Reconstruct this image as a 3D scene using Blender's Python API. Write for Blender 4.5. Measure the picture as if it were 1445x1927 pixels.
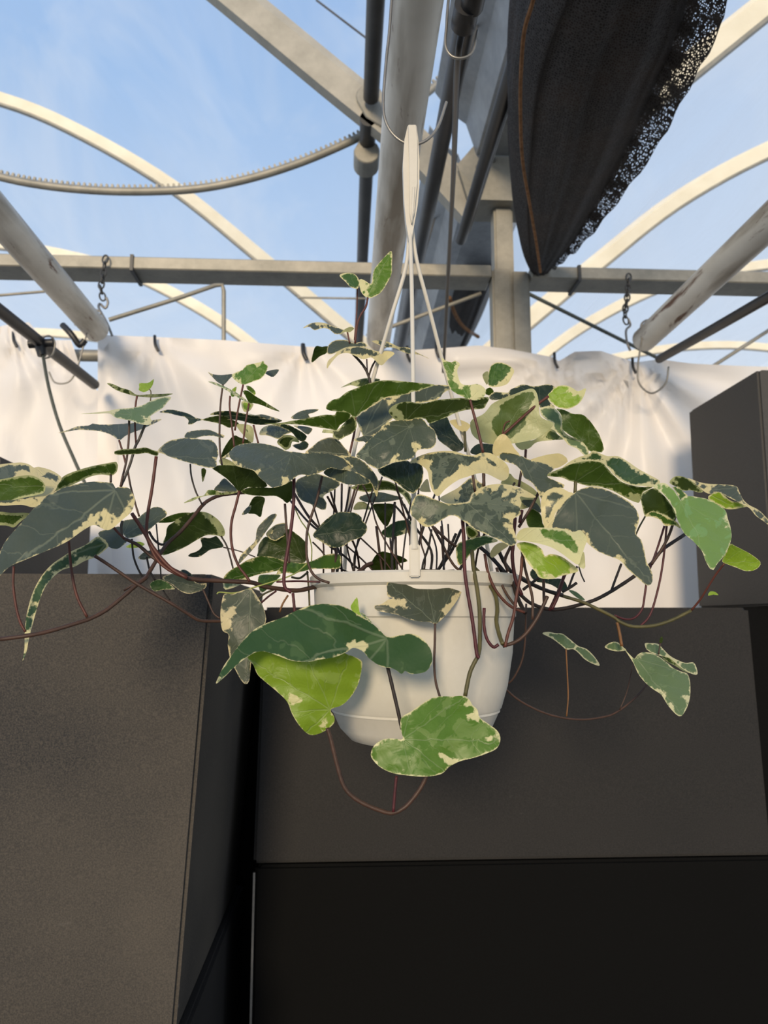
import bpy, bmesh, math, random
import numpy as np
from mathutils import Vector, Matrix
from mathutils.geometry import delaunay_2d_cdt

for o in list(bpy.data.objects):
    bpy.data.objects.remove(o, do_unlink=True)
scene = bpy.context.scene
COL = scene.collection
random.seed(7)

# ------------------------------------------------------------------ camera
EYE = 1.55                       # eye height above the floor
F = 1400.0                       # focal length in pixels of a 1445 x 1927 frame
PITCH = math.atan(202.5 / F)
YAW = math.atan(70.5 / F * math.cos(PITCH))
cam_d = bpy.data.cameras.new('camera')
cam = bpy.data.objects.new('camera', cam_d)
COL.objects.link(cam)
cam.location = (0, 0, EYE)
cam.rotation_euler = (math.pi / 2 + PITCH, 0, -YAW)
cam_d.sensor_fit = 'VERTICAL'
cam_d.sensor_height = 9.8
cam_d.sensor_width = 9.8
cam_d.lens = F / 1927 * 9.8
cam_d.clip_start = 0.02
cam_d.dof.use_dof = True
cam_d.dof.focus_distance = 0.86
cam_d.dof.aperture_fstop = 2.2
scene.camera = cam

# ------------------------------------------------------------------ light and exposure
vs = scene.view_settings
vs.view_transform = 'Standard'
vs.look = 'None'
vs.gamma = 1.0
vs.use_curve_mapping = False
vs.exposure = 0.0

world = bpy.data.worlds.new('sky')
scene.world = world
world.use_nodes = True
wn = world.node_tree
wn.nodes.clear()


def wnode(t, **kw):
    n = wn.nodes.new(t)
    for k, v in kw.items():
        setattr(n, k, v)
    return n


wtc = wnode('ShaderNodeTexCoord')
wsep = wnode('ShaderNodeSeparateXYZ')
wn.links.new(wtc.outputs['Generated'], wsep.inputs[0])
wramp = wnode('ShaderNodeValToRGB')
wn.links.new(wsep.outputs['Z'], wramp.inputs[0])
cr = wramp.color_ramp
cr.elements[0].position = 0.0
cr.elements[0].color = (0.76, 0.83, 0.91, 1)
cr.elements[1].position = 1.0
cr.elements[1].color = (0.19, 0.37, 0.76, 1)
e = cr.elements.new(0.30); e.color = (0.62, 0.74, 0.90, 1)
e = cr.elements.new(0.60); e.color = (0.38, 0.565, 0.86, 1)
wmap = wnode('ShaderNodeMapping')
wmap.inputs['Scale'].default_value = (2.2, 1.0, 3.0)
wmap.inputs['Rotation'].default_value = (0.3, 0.5, 0.4)
wn.links.new(wtc.outputs['Generated'], wmap.inputs[0])
wno = wnode('ShaderNodeTexNoise')
wno.inputs['Scale'].default_value = 2.0
wno.inputs['Detail'].default_value = 5
wno.inputs['Roughness'].default_value = 0.6
wno.inputs['Distortion'].default_value = 0.7
wn.links.new(wmap.outputs[0], wno.inputs['Vector'])
wmr = wnode('ShaderNodeMapRange')
wmr.inputs[1].default_value = 0.44
wmr.inputs[2].default_value = 0.78
wmr.inputs[3].default_value = 0.0
wmr.inputs[4].default_value = 0.60
wn.links.new(wno.outputs['Fac'], wmr.inputs[0])
wmix = wnode('ShaderNodeMix', data_type='RGBA')
wn.links.new(wmr.outputs[0], wmix.inputs[0])
wn.links.new(wramp.outputs[0], wmix.inputs[6])
wmix.inputs[7].default_value = (0.80, 0.85, 0.92, 1)
whz = wnode('ShaderNodeMapRange')            # thin high haze, denser towards the right of the sky
whz.inputs[1].default_value = -0.05
whz.inputs[2].default_value = 0.75
whz.inputs[3].default_value = 0.0
whz.inputs[4].default_value = 0.65
wn.links.new(wsep.outputs['X'], whz.inputs[0])
wmix2 = wnode('ShaderNodeMix', data_type='RGBA')
wn.links.new(whz.outputs[0], wmix2.inputs[0])
wn.links.new(wmix.outputs[2], wmix2.inputs[6])
wmix2.inputs[7].default_value = (0.74, 0.80, 0.88, 1)
wbg = wnode('ShaderNodeBackground')
wbg.inputs['Strength'].default_value = 1.0
wn.links.new(wmix2.outputs[2], wbg.inputs[0])
wout = wnode('ShaderNodeOutputWorld')
wn.links.new(wbg.outputs[0], wout.inputs[0])

sun_d = bpy.data.lights.new('sun', 'SUN')
sun_d.energy = 2.9
sun_d.color = (1.0, 0.80, 0.55)
sun_d.angle = math.radians(12)
sun = bpy.data.objects.new('sun', sun_d)
COL.objects.link(sun)
sun.location = (-1.5, -4, 5)
sun.rotation_euler = Vector((0.20, 0.95, -0.215)).to_track_quat('-Z', 'Y').to_euler()

# ------------------------------------------------------------------ geometry helpers
_fw = np.array([math.sin(YAW) * math.cos(PITCH), math.cos(YAW) * math.cos(PITCH), math.sin(PITCH)])
_rt = np.array([math.cos(YAW), -math.sin(YAW), 0.0])
_up = np.cross(_rt, _fw)
OFF = np.array([0, 0, EYE])


def ray(x, y):
    return _fw + _rt * ((x - 722.5) / F) - _up * ((y - 963.5) / F)


def at(x, y, Y):
    """the point of the place that lies in direction (x, y) at distance Y down the house"""
    v = ray(x, y)
    return Vector(v * (Y / v[1]) + OFF)


def atz(x, y, Z):
    v = ray(x, y)
    return Vector(v * (Z / v[2]) + OFF)


def W(x, y, z):
    return Vector((x, y, z + EYE))


def tag(o, label=None, cat=None, group=None, kind=None):
    if label: o['label'] = label
    if cat: o['category'] = cat
    if group: o['group'] = group
    if kind: o['kind'] = kind
    return o


def empty(name, loc, label=None, cat=None, group=None, kind=None):
    o = bpy.data.objects.new(name, None)
    o.empty_display_size = 0.05
    COL.objects.link(o)
    o.location = loc
    return tag(o, label, cat, group, kind)


def mesh_obj(name, verts, faces, mat, parent=None, smooth=False, label=None, cat=None, group=None, kind=None, sharp=None):
    me = bpy.data.meshes.new(name)
    if parent is not None:
        pl = Vector(parent.location)
        if parent.parent is not None:
            pl = pl + Vector(parent.parent.location)
        verts = [Vector(v) - pl for v in verts]
    me.from_pydata([tuple(v) for v in verts], [], faces)
    me.materials.append(mat)
    if smooth:
        me.polygons.foreach_set('use_smooth', [True] * len(me.polygons))
        if sharp:
            me.set_sharp_from_angle(angle=math.radians(sharp))
    me.update()
    o = bpy.data.objects.new(name, me)
    COL.objects.link(o)
    if parent is not None:
        o.parent = parent
    return tag(o, label, cat, group, kind)


def bm_obj(name, bm, mat, parent=None, smooth=False, sharp=None, **kw):
    bmesh.ops.recalc_face_normals(bm, faces=bm.faces)
    bm.verts.ensure_lookup_table()
    vs_ = [v.co.copy() for v in bm.verts]
    for i, v in enumerate(bm.verts): v.index = i
    fs = [[v.index for v in f.verts] for f in bm.faces]
    bm.free()
    return mesh_obj(name, vs_, fs, mat, parent, smooth, sharp=sharp, **kw)


def catmull(pts, step=None, n=6, closed=False):
    pts = [Vector(p) for p in pts]
    if len(pts) < 3 and not closed:
        return [pts[0].lerp(pts[1], i / n) for i in range(n + 1)]
    out = []
    N = len(pts)
    rng = range(N) if closed else range(N - 1)
    for i in rng:
        if closed:
            p0, p1, p2, p3 = pts[(i - 1) % N], pts[i], pts[(i + 1) % N], pts[(i + 2) % N]
        else:
            p1, p2 = pts[i], pts[i + 1]
            p0 = pts[i - 1] if i > 0 else p1 * 2 - p2
            p3 = pts[i + 2] if i + 2 < N else p2 * 2 - p1
        k = n if step is None else max(1, int(round((p2 - p1).length / step)))
        for j in range(k):
            t = j / k
            t2, t3 = t * t, t * t * t
            out.append(0.5 * ((2 * p1) + (p2 - p0) * t + (2 * p0 - 5 * p1 + 4 * p2 - p3) * t2 + (3 * p1 - p0 - 3 * p2 + p3) * t3))
    if not closed:
        out.append(pts[-1])
    return out


def tube_geo(path, rad, n=8, vo=0):
    """verts, faces of a capped tube along a list of points; rad is a number or a list"""
    P = [Vector(p) for p in path]
    N = len(P)
    if not hasattr(rad, '__len__'):
        rad = [rad] * N
    V, Fc = [], []
    ref = None
    for i in range(N):
        t = (P[min(i + 1, N - 1)] - P[max(i - 1, 0)])
        if t.length < 1e-9: t = Vector((0, 0, 1))
        t.normalize()
        if ref is None:
            ref = Vector((0, 0, 1)) if abs(t.z) < 0.8 else Vector((1, 0, 0))
            ref = (ref - t * ref.dot(t)).normalized()
        else:
            ref = (ref - t * ref.dot(t))
            ref = ref.normalized() if ref.length > 1e-6 else t.orthogonal().normalized()
        b = t.cross(ref)
        for j in range(n):
            a = 2 * math.pi * j / n
            V.append(P[i] + (ref * math.cos(a) + b * math.sin(a)) * rad[i])
    for i in range(N - 1):
        for j in range(n):
            a, b2 = i * n + j, i * n + (j + 1) % n
            Fc.append([vo + a, vo + b2, vo + b2 + n, vo + a + n])
    Fc.append([vo + j for j in range(n)][::-1])
    Fc.append([vo + (N - 1) * n + j for j in range(n)])
    return V, Fc


def tube(name, path, rad, mat, parent=None, n=8, smooth_path=0, **kw):
    if smooth_path:
        path = catmull(path, n=smooth_path)
    V, Fc = tube_geo(path, rad, n)
    return mesh_obj(name, V, Fc, mat, parent, True, sharp=50, **kw)


def lathe(name, prof, c, mat, parent=None, n=48, **kw):
    V, Fc = [], []
    c = Vector(c)
    for r, z in prof:
        for j in range(n):
            a = 2 * math.pi * j / n
            V.append(c + Vector((r * math.cos(a), r * math.sin(a), z)))
    for i in range(len(prof) - 1):
        for j in range(n):
            Fc.append([i * n + j, i * n + (j + 1) % n, (i + 1) * n + (j + 1) % n, (i + 1) * n + j])
    return mesh_obj(name, V, Fc, mat, parent, True, sharp=35, **kw)


def box_bm(bm, lo, hi):
    r = bmesh.ops.create_cube(bm, size=1)
    for v in r['verts']:
        v.co = Vector(((lo[k] + hi[k]) / 2 + v.co[k] * (hi[k] - lo[k]) for k in range(3)))
    return r['verts']


# ------------------------------------------------------------------ materials
def mk(name):
    m = bpy.data.materials.new(name)
    m.use_nodes = True
    nt = m.node_tree
    nt.nodes.clear()
    return m, nt


class N:
    """small node-graph writer"""
    def __init__(s, nt): s.nt = nt
    def new(s, t, **kw):
        n = s.nt.nodes.new(t)
        for k, v in kw.items(): setattr(n, k, v)
        return n
    def put(s, sock, v):
        if hasattr(v, 'is_output'): s.nt.links.new(v, sock)
        elif v is not None: sock.default_value = v
    def math(s, op, a, b=None, clamp=False):
        n = s.new('ShaderNodeMath', operation=op, use_clamp=clamp)
        s.put(n.inputs[0], a)
        if b is not None: s.put(n.inputs[1], b)
        return n.outputs[0]
    def rng(s, v, a, b, c=0.0, d=1.0, smooth=False):
        n = s.new('ShaderNodeMapRange')
        if smooth: n.interpolation_type = 'SMOOTHSTEP'
        s.put(n.inputs[0], v)
        for i, q in enumerate((a, b, c, d)): s.put(n.inputs[i + 1], q)
        return n.outputs[0]
    def mix(s, f, a, b, blend='MIX'):
        n = s.new('ShaderNodeMix', data_type='RGBA', blend_type=blend)
        s.put(n.inputs[0], f); s.put(n.inputs[6], a); s.put(n.inputs[7], b)
        return n.outputs[2]
    def coord(s, scale=(1, 1, 1), kind='Object'):
        tc = s.new('ShaderNodeTexCoord')
        mp = s.new('ShaderNodeMapping')
        mp.inputs['Scale'].default_value = scale
        s.nt.links.new(tc.outputs[kind], mp.inputs[0])
        return mp.outputs[0]
    def noise(s, vec, scale, detail=4, rough=0.55, dist=0.0):
        n = s.new('ShaderNodeTexNoise')
        s.put(n.inputs['Vector'], vec)
        n.inputs['Scale'].default_value = scale
        n.inputs['Detail'].default_value = detail
        n.inputs['Roughness'].default_value = rough
        n.inputs['Distortion'].default_value = dist
        return n.outputs['Fac']
    def attr(s, name):
        n = s.new('ShaderNodeAttribute')
        n.attribute_name = name
        return n
    def bump(s, h, strength=0.2, dist=0.002):
        n = s.new('ShaderNodeBump')
        n.inputs['Strength'].default_value = strength
        n.inputs['Distance'].default_value = dist
        s.put(n.inputs['Height'], h)
        return n.outputs[0]
    def bsdf(s, color, rough=0.5, metal=0.0, spec=0.5, normal=None):
        n = s.new('ShaderNodeBsdfPrincipled')
        s.put(n.inputs['Base Color'], color)
        s.put(n.inputs['Roughness'], rough)
        s.put(n.inputs['Metallic'], metal)
        n.inputs['Specular IOR Level'].default_value = spec
        if normal is not None: s.put(n.inputs['Normal'], normal)
        return n.outputs[0]
    def out(s, sh):
        o = s.new('ShaderNodeOutputMaterial')
        s.nt.links.new(sh, o.inputs[0])
    def mixsh(s, f, a, b):
        n = s.new('ShaderNodeMixShader')
        s.put(n.inputs[0], f)
        s.nt.links.new(a, n.inputs[1]); s.nt.links.new(b, n.inputs[2])
        return n.outputs[0]


def mottled(name, c1, c2, scale=6, rough=0.5, metal=0.0, spec=0.5, bump=0.1, fine=150, stretch=(1, 1, 1), rough2=None, lo=0.35, hi=0.65):
    m, nt = mk(name); g = N(nt)
    v = g.coord(stretch)
    a = g.noise(v, scale, 6, 0.6)
    b = g.noise(v, fine, 3, 0.6)
    f = g.rng(g.math('ADD', g.math('MULTIPLY', a, 0.75), g.math('MULTIPLY', b, 0.25)), lo, hi)
    col = g.mix(f, (*c1, 1), (*c2, 1))
    r = rough if rough2 is None else g.rng(f, 0, 1, rough, rough2)
    g.out(g.bsdf(col, r, metal, spec, g.bump(b, bump, 0.001)))
    return m


M = {}
M['galv'] = mottled('galvanised_steel', (0.24, 0.23, 0.195), (0.36, 0.335, 0.28), 9, 0.55, 0.35, bump=0.05, fine=60)
M['galv_cool'] = mottled('galvanised_gutter', (0.20, 0.215, 0.23), (0.33, 0.35, 0.365), 7, 0.45, 0.55, bump=0.05, fine=50)
M['hoop'] = mottled('aluminium_hoop', (0.78, 0.70, 0.52), (0.88, 0.81, 0.64), 5, 0.5, 0.0, bump=0.05)
M['rib'] = mottled('weathered_rib_steel', (0.32, 0.30, 0.25), (0.44, 0.41, 0.345), 8, 0.6, 0.1, bump=0.05, fine=40)
M['black'] = mottled('black_plastic', (0.010, 0.010, 0.011), (0.022, 0.022, 0.024), 20, 0.42, 0, 0.5, 0.04)
M['darkpipe'] = mottled('dark_grey_steel', (0.045, 0.045, 0.044), (0.075, 0.073, 0.07), 8, 0.5, 0.3, 0.5, 0.04)
M['wire'] = mottled('galvanised_wire', (0.18, 0.175, 0.165), (0.27, 0.26, 0.24), 30, 0.4, 0.6, 0.5, 0.02)
M['whitepl'] = mottled('cream_white_plastic', (0.53, 0.50, 0.43), (0.59, 0.56, 0.49), 14, 0.42, 0, 0.4, 0.02)
M['twine'] = mottled('brown_twine', (0.13, 0.065, 0.03), (0.26, 0.14, 0.07), 60, 0.9, 0, 0.1, 0.4, 400)
M['soil'] = mottled('dark_soil', (0.012, 0.009, 0.006), (0.04, 0.03, 0.02), 60, 0.95, 0, 0.1, 0.6, 300)
M['floor'] = mottled('grey_gravel_floor', (0.17, 0.16, 0.145), (0.29, 0.275, 0.25), 3, 0.9, 0, 0.2, 0.4, 60)
M['greenhose'] = mottled('dark_green_hose', (0.05, 0.06, 0.05), (0.09, 0.10, 0.085), 20, 0.5, 0, 0.4, 0.02)


def pipe_mat():
    m, nt = mk('painted_pipe_with_rust'); g = N(nt)
    v = g.coord((1, 1, 1))
    vs_ = g.coord((6, 0.9, 6))
    a = g.noise(v, 5, 4)
    base = g.mix(g.rng(a, 0.35, 0.65), (0.60, 0.58, 0.52, 1), (0.72, 0.70, 0.635, 1))
    r = g.noise(vs_, 4.5, 7, 0.65, 0.4)
    rust = g.rng(r, 0.59, 0.665)
    dirt = g.rng(g.noise(vs_, 2.2, 4), 0.46, 0.66, 0, 0.85)
    c = g.mix(dirt, base, (0.20, 0.165, 0.115, 1))
    c = g.mix(rust, c, (0.12, 0.05, 0.02, 1))
    g.out(g.bsdf(c, 0.5, 0.0, 0.45, g.bump(r, 0.06, 0.001)))
    return m


M['pipe'] = pipe_mat()


def box_mat(name, c1, c2, rough, spec=0.5, scuffs=True):
    m, nt = mk(name); g = N(nt)
    v = g.coord((1, 1, 1))
    big = g.noise(v, 2.3, 3, 0.5)
    fine = g.noise(v, 420, 2, 0.7)
    c = g.mix(g.rng(big, 0.35, 0.68), (*c1, 1), (*c2, 1))
    c = g.mix(g.rng(fine, 0.35, 0.85, 0, 0.55), c, (c2[0] * 2.1, c2[1] * 2.0, c2[2] * 1.9, 1))
    if scuffs:
        vo = g.new('ShaderNodeTexVoronoi'); vo.inputs['Scale'].default_value = 7
        g.put(vo.inputs['Vector'], v)
        spot = g.rng(vo.outputs['Distance'], 0.014, 0.028, 0.5, 0.0)
        c = g.mix(spot, c, (0.30, 0.28, 0.25, 1))
        sc = g.noise(g.coord((3, 3, 14)), 6, 6, 0.7)
        c = g.mix(g.rng(sc, 0.66, 0.8, 0, 0.35), c, (0.14, 0.13, 0.115, 1))
    r = g.rng(big, 0.3, 0.7, rough, rough + 0.14)
    g.out(g.bsdf(c, r, 0, spec, g.bump(fine, 0.12, 0.0006)))
    return m


M['box_left'] = box_mat('charcoal_fibre_planter', (0.022, 0.0225, 0.024), (0.066, 0.059, 0.050), 0.6, 0.18)  # bluish-dark to warm mottling puts leaf shadow and warm light into the colour
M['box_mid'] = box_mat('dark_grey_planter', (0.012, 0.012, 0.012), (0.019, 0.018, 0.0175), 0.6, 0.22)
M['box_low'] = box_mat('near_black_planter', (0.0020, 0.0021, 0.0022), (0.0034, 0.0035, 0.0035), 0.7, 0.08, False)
M['box_right'] = box_mat('grey_planter', (0.046, 0.046, 0.046), (0.056, 0.055, 0.054), 0.6, 0.25, False)


def sheet_mat():
    m, nt = mk('white_plastic_sheet'); g = N(nt)
    v = g.coord((1, 1, 1))
    a = g.noise(v, 2.5, 4)
    c = g.mix(g.rng(a, 0.35, 0.7), (0.89, 0.83, 0.76, 1), (0.91, 0.87, 0.83, 1))
    cr_ = g.noise(g.coord((1, 1, 0.5)), 9, 4, 0.5, 1.2)
    nrm = g.bump(cr_, 0.25, 0.010)
    d = g.bsdf(c, 0.42, 0, 0.4, nrm)
    t = g.new('ShaderNodeBsdfTranslucent')
    g.put(t.inputs[0], c)
    g.out(g.mixsh(0.28, d, t.outputs[0]))
    return m


M['sheet'] = sheet_mat()


def film_mat(name, haze):
    m, nt = mk(name); g = N(nt)
    a = g.noise(g.coord((0.6, 0.25, 0.6)), 1.4, 5, 0.6, 0.8)
    f = g.rng(a, 0.35, 0.75, haze * 0.45, haze * 1.6)
    tr = g.new('ShaderNodeBsdfTransparent')
    tr.inputs[0].default_value = (0.97, 0.98, 0.99, 1)
    tl = g.new('ShaderNodeBsdfTranslucent'); tl.inputs[0].default_value = (0.9, 0.92, 0.95, 1)
    df = g.new('ShaderNodeBsdfDiffuse'); df.inputs[0].default_value = (0.9, 0.92, 0.95, 1)
    s = g.mixsh(0.5, tl.outputs[0], df.outputs[0])
    g.out(g.mixsh(f, tr.outputs[0], s))
    return m


M['film'] = film_mat('clear_roof_film', 0.10)
M['film_hazy'] = film_mat('hazy_roof_film', 0.22)


def net_mat(name, holes):
    m, nt = mk(name); g = N(nt)
    uv = g.new('ShaderNodeUVMap'); uv.uv_map = 'UVMap'
    mp = g.new('ShaderNodeMapping'); mp.inputs['Scale'].default_value = (150, 190, 1)
    nt.links.new(uv.outputs[0], mp.inputs[0])
    vo = g.new('ShaderNodeTexVoronoi', feature='DISTANCE_TO_EDGE'); vo.inputs['Scale'].default_value = 1
    vo.inputs['Randomness'].default_value = 0.55
    nt.links.new(mp.outputs[0], vo.inputs['Vector'])
    d = vo.outputs['Distance']
    v = g.coord((1, 1, 1))
    big = g.noise(g.coord((1.2, 1, 1.2)), 7, 5, 0.65)
    c = g.mix(g.rng(big, 0.46, 0.66), (0.0075, 0.0072, 0.0075, 1), (0.030, 0.020, 0.015, 1))
    c = g.mix(g.rng(d, 0.04, 0.26, 0.75, 0.0), c, (0.060, 0.058, 0.06, 1))
    sh = g.bsdf(c, 0.75, 0, 0.2, g.bump(d, 0.9, 0.002))
    if holes:
        tr = g.new('ShaderNodeBsdfTransparent')
        patch = g.rng(g.noise(v, 14, 3), 0.42, 0.50)
        hole = g.math('MULTIPLY', g.math('GREATER_THAN', d, 0.24), patch)
        sh = g.mixsh(hole, sh, tr.outputs[0])
    g.out(sh)
    return m


M['net'] = net_mat('black_knitted_shade_net', False)
M['net_edge'] = net_mat('black_open_net_edge', True)


def leaf_mat():
    m, nt = mk('variegated_ivy_leaf'); g = N(nt)
    tint = g.attr('tint').outputs['Color']
    tint2 = g.attr('tint2').outputs['Color']
    cream = g.attr('cream').outputs['Color']
    P = g.attr('leafpos')                      # x: along midrib, y: across, z: margin
    sp = g.new('ShaderNodeSeparateXYZ'); nt.links.new(P.outputs['Vector'], sp.inputs[0])
    u, v, mg = sp.outputs
    Q = g.attr('leafpar')                      # x: patchiness, y: vein strength, z: seed
    sq = g.new('ShaderNodeSeparateXYZ'); nt.links.new(Q.outputs['Vector'], sq.inputs[0])
    pat, vstr, seed = sq.outputs
    cv = g.new('ShaderNodeCombineXYZ')
    for i, q in enumerate((u, v, seed)): nt.links.new(q, cv.inputs[i])
    mp = g.new('ShaderNodeMapping'); mp.inputs['Scale'].default_value = (1, 1, 7)
    nt.links.new(cv.outputs[0], mp.inputs[0])
    vec = mp.outputs[0]
    n1 = g.noise(vec, 12, 6, 0.7)
    n2 = g.noise(vec, 5.5, 3, 0.5, 0.6)
    n3 = g.noise(vec, 60, 2, 0.6)
    # veins radiating from the base
    th = g.math('ADD', g.math('ARCTAN2', v, u), g.math('MULTIPLY', g.math('SUBTRACT', n2, 0.5), 0.22))
    r = g.math('SQRT', g.math('ADD', g.math('MULTIPLY', u, u), g.math('MULTIPLY', v, v)))
    vein = None
    for k, wgt in ((0.0, 1.0), (0.62, 0.8), (-0.62, 0.8), (1.35, 0.7), (-1.35, 0.7)):
        dd = g.math('MULTIPLY', r, g.math('ABSOLUTE', g.math('SINE', g.math('SUBTRACT', th, k))))
        near = g.math('LESS_THAN', g.math('ABSOLUTE', g.math('SUBTRACT', th, k)), 0.6)
        ln = g.math('MULTIPLY', g.rng(dd, 0.003, 0.010, wgt, 0.0), near)
        vein = ln if vein is None else g.math('MAXIMUM', vein, ln)
    av = g.math('ABSOLUTE', v)
    fr = g.math('FRACT', g.math('ADD', g.math('MULTIPLY', g.math('SUBTRACT', u, g.math('MULTIPLY', av, 0.9)), 4.5), g.math('MULTIPLY', n2, 0.8)))
    side = g.rng(g.math('ABSOLUTE', g.math('SUBTRACT', fr, 0.5)), 0.010, 0.040, 0.45, 0.0)
    side = g.math('MULTIPLY', side, g.math('GREATER_THAN', u, 0.12))
    vein = g.math('MAXIMUM', vein, side)
    vein = g.math('MULTIPLY', vein, vstr)
    # patches of the second green, then veins, then the cream margin
    pf = g.rng(n2, g.math('SUBTRACT', 0.66, g.math('MULTIPLY', pat, 0.3)), g.math('SUBTRACT', 0.68, g.math('MULTIPLY', pat, 0.3)))
    pf = g.math('MULTIPLY', pf, g.math('GREATER_THAN', pat, 0.01))
    c = g.mix(pf, tint, tint2)
    c = g.mix(g.rng(n3, 0.3, 0.75, 0.0, 0.22), c, tint2)
    c = g.mix(g.math('MULTIPLY', vein, 0.34), c, g.mix(0.6, tint2, (0.42, 0.46, 0.30, 1)))
    mm = g.math('ADD', mg, g.math('MULTIPLY', g.math('SUBTRACT', n1, 0.52), 1.7))
    cf = g.rng(mm, -0.10, 0.10, 1.0, 0.0)
    creamv = g.mix(g.rng(n3, 0.3, 0.8, 0, 0.25), cream, (0.62, 0.56, 0.28, 1))
    c = g.mix(cf, c, creamv)
    h = g.math('ADD', g.math('MULTIPLY', vein, -0.6), g.math('MULTIPLY', n2, 1.0))
    bs = g.bsdf(c, g.rng(n2, 0.3, 0.7, 0.38, 0.50), 0, 0.5, g.bump(h, 0.30, 0.006))
    tl = g.new('ShaderNodeBsdfTranslucent')
    g.put(tl.inputs[0], g.mix(0.35, c, g.mix(1.0, c, (1.6, 1.7, 0.5, 1), 'MULTIPLY')))
    g.out(g.mixsh(0.30, bs, tl.outputs[0]))
    return m


M['leaf'] = leaf_mat()


def stem_mat():
    m, nt = mk('ivy_stem'); g = N(nt)
    t = g.attr('tint').outputs['Color']
    n = g.noise(g.coord((1, 1, 1)), 55, 4, 0.6)
    c = g.mix(g.rng(n, 0.35, 0.7, 0, 0.7), t, g.mix(1.0, t, (1.9, 1.7, 1.5, 1), 'MULTIPLY'))
    g.out(g.bsdf(c, 0.5, 0, 0.4, g.bump(n, 0.2, 0.001)))
    return m


M['stem'] = stem_mat()

# ------------------------------------------------------------------ setting: floor and roof
bm = bmesh.new()
bmesh.ops.create_grid(bm, x_segments=24, y_segments=24, size=9)
for v_ in bm.verts:
    v_.co += Vector((0, 4, 0))
bm_obj('floor', bm, M['floor'], kind='structure', label='grey gravel floor of the greenhouse')

GX = 0.60                                     # centre line of the gutter
PROF = [(0.10, 1.60), (0.35, 1.88), (0.68, 2.165), (1.30, 2.70), (1.90, 3.19), (2.58, 3.60), (3.22, 3.87), (4.2, 4.08), (5.2, 4.16), (6.2, 4.10)]
prof = [(p.x, p.y) for p in catmull([Vector((a, b, 0)) for a, b in PROF], n=5)]
ceil = empty('ceiling', W(GX, 5, 4.0), label='clear plastic film over the curved greenhouse roof', kind='structure')
for sgn, mt in ((-1, M['film']), (1, M['film_hazy'])):
    V, Fc = [], []
    ys = [-0.6 + 0.65 * i for i in range(24)]
    for Y in ys:
        for s, z in prof:
            V.append(W(GX + sgn * s, Y, z + 0.045 + 0.012 * math.sin(Y * 2.4 + s * 3)))
    n = len(prof)
    for i in range(len(ys) - 1):
        for j in range(n - 1):
            Fc.append([i * n + j, i * n + j + 1, (i + 1) * n + j + 1, (i + 1) * n + j])
    mesh_obj('film_panel', V, Fc, mt, ceil, True)


def arch(name, sgn, Y, wid, dep, mat, label, s0=0.0, group=None, lip=True):
    root = empty(name, W(GX + sgn * 0.1, Y, 1.6), label, 'roof hoop', group)
    def strip(nm, z0, z1, y0, y1, m):
        V, Fc = [], []
        pr = [p for p in prof if p[0] >= s0]
        for i, (s, z) in enumerate(pr):
            a = pr[max(i - 1, 0)]; b = pr[min(i + 1, len(pr) - 1)]
            t = Vector((b[0] - a[0], b[1] - a[1])).normalized()
            nx, nz = -t.y, t.x
            for (o, yy) in ((z0, y0), (z1, y0), (z1, y1), (z0, y1)):
                V.append(W(GX + sgn * (s + nx * o), Y + yy, z + nz * o))
        for i in range(len(pr) - 1):
            for j in range(4):
                Fc.append([i * 4 + j, i * 4 + (j + 1) % 4, i * 4 + 4 + (j + 1) % 4, i * 4 + 4 + j])
        Fc.append([0, 1, 2, 3]); Fc.append([len(V) - 1, len(V) - 2, len(V) - 3, len(V) - 4])
        mesh_obj(nm, V, Fc, m, root)
    strip('hoop_tube', -wid / 2, wid / 2, 0, dep, mat)
    if lip:
        strip('film_channel', -wid / 2 - 0.016, -wid / 2, -0.006, dep * 0.55, M['galv'])
    return root


arch('roof_hoop', -1, 2.70, 0.135, 0.06, M['rib'], 'near wide flat steel roof rib running up left from the post', 0.0, lip=False)
arch('roof_hoop', 1, 2.70, 0.10, 0.06, M['hoop'], 'cream roof hoop in the upper right corner behind the net bundle', 0.0)
arch('roof_hoop', -1, 5.2, 0.085, 0.06, M['hoop'], 'cream roof hoop curving across the left sky behind the toothed rack')
arch('roof_hoop', 1, 5.2, 0.12, 0.06, M['hoop'], 'broad cream roof hoop rising to the right beside the net bundle')
arch('roof_hoop', -1, 7.9, 0.11, 0.06, M['hoop'], 'far cream roof hoop crossing behind the left hanging chain')
arch('roof_hoop', 1, 7.9, 0.11, 0.06, M['hoop'], 'far cream roof hoop crossing behind the right hanging chain')
arch('roof_hoop', -1, 10.6, 0.11, 0.06, M['hoop'], 'farthest cream roof hoop low on the left above the sheet')
arch('roof_hoop', 1, 10.6, 0.11, 0.06, M['hoop'], 'farthest cream roof hoop low on the right above the sheet')

# gutter: folded sheet-metal profile along the house
gp = [(0.335, 2.06), (0.40, 1.97), (0.455, 1.93), (0.495, 1.80), (0.74, 1.80), (0.80, 1.95), (0.88, 2.06)]
gut = empty('roof_gutter', W(GX, 4.5, 1.8), 'grey folded steel gutter running overhead along the house', 'gutter')
for k in range(2):
    y0, y1 = ((0.2, 2.66), (2.86, 11.5))[k]
    V, Fc = [], []
    th = 0.006
    full = gp + [(x, z + th) for x, z in reversed(gp)]
    for Y in (y0, y1):
        V += [W(x, Y, z) for x, z in full]
    m_ = len(full)
    for j in range(m_):
        Fc.append([j, (j + 1) % m_, m_ + (j + 1) % m_, m_ + j])
    Fc.append(list(range(m_))[::-1]); Fc.append([m_ + j for j in range(m_)])
    mesh_obj('gutter_length', V, Fc, M['galv_cool'], gut)

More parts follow.
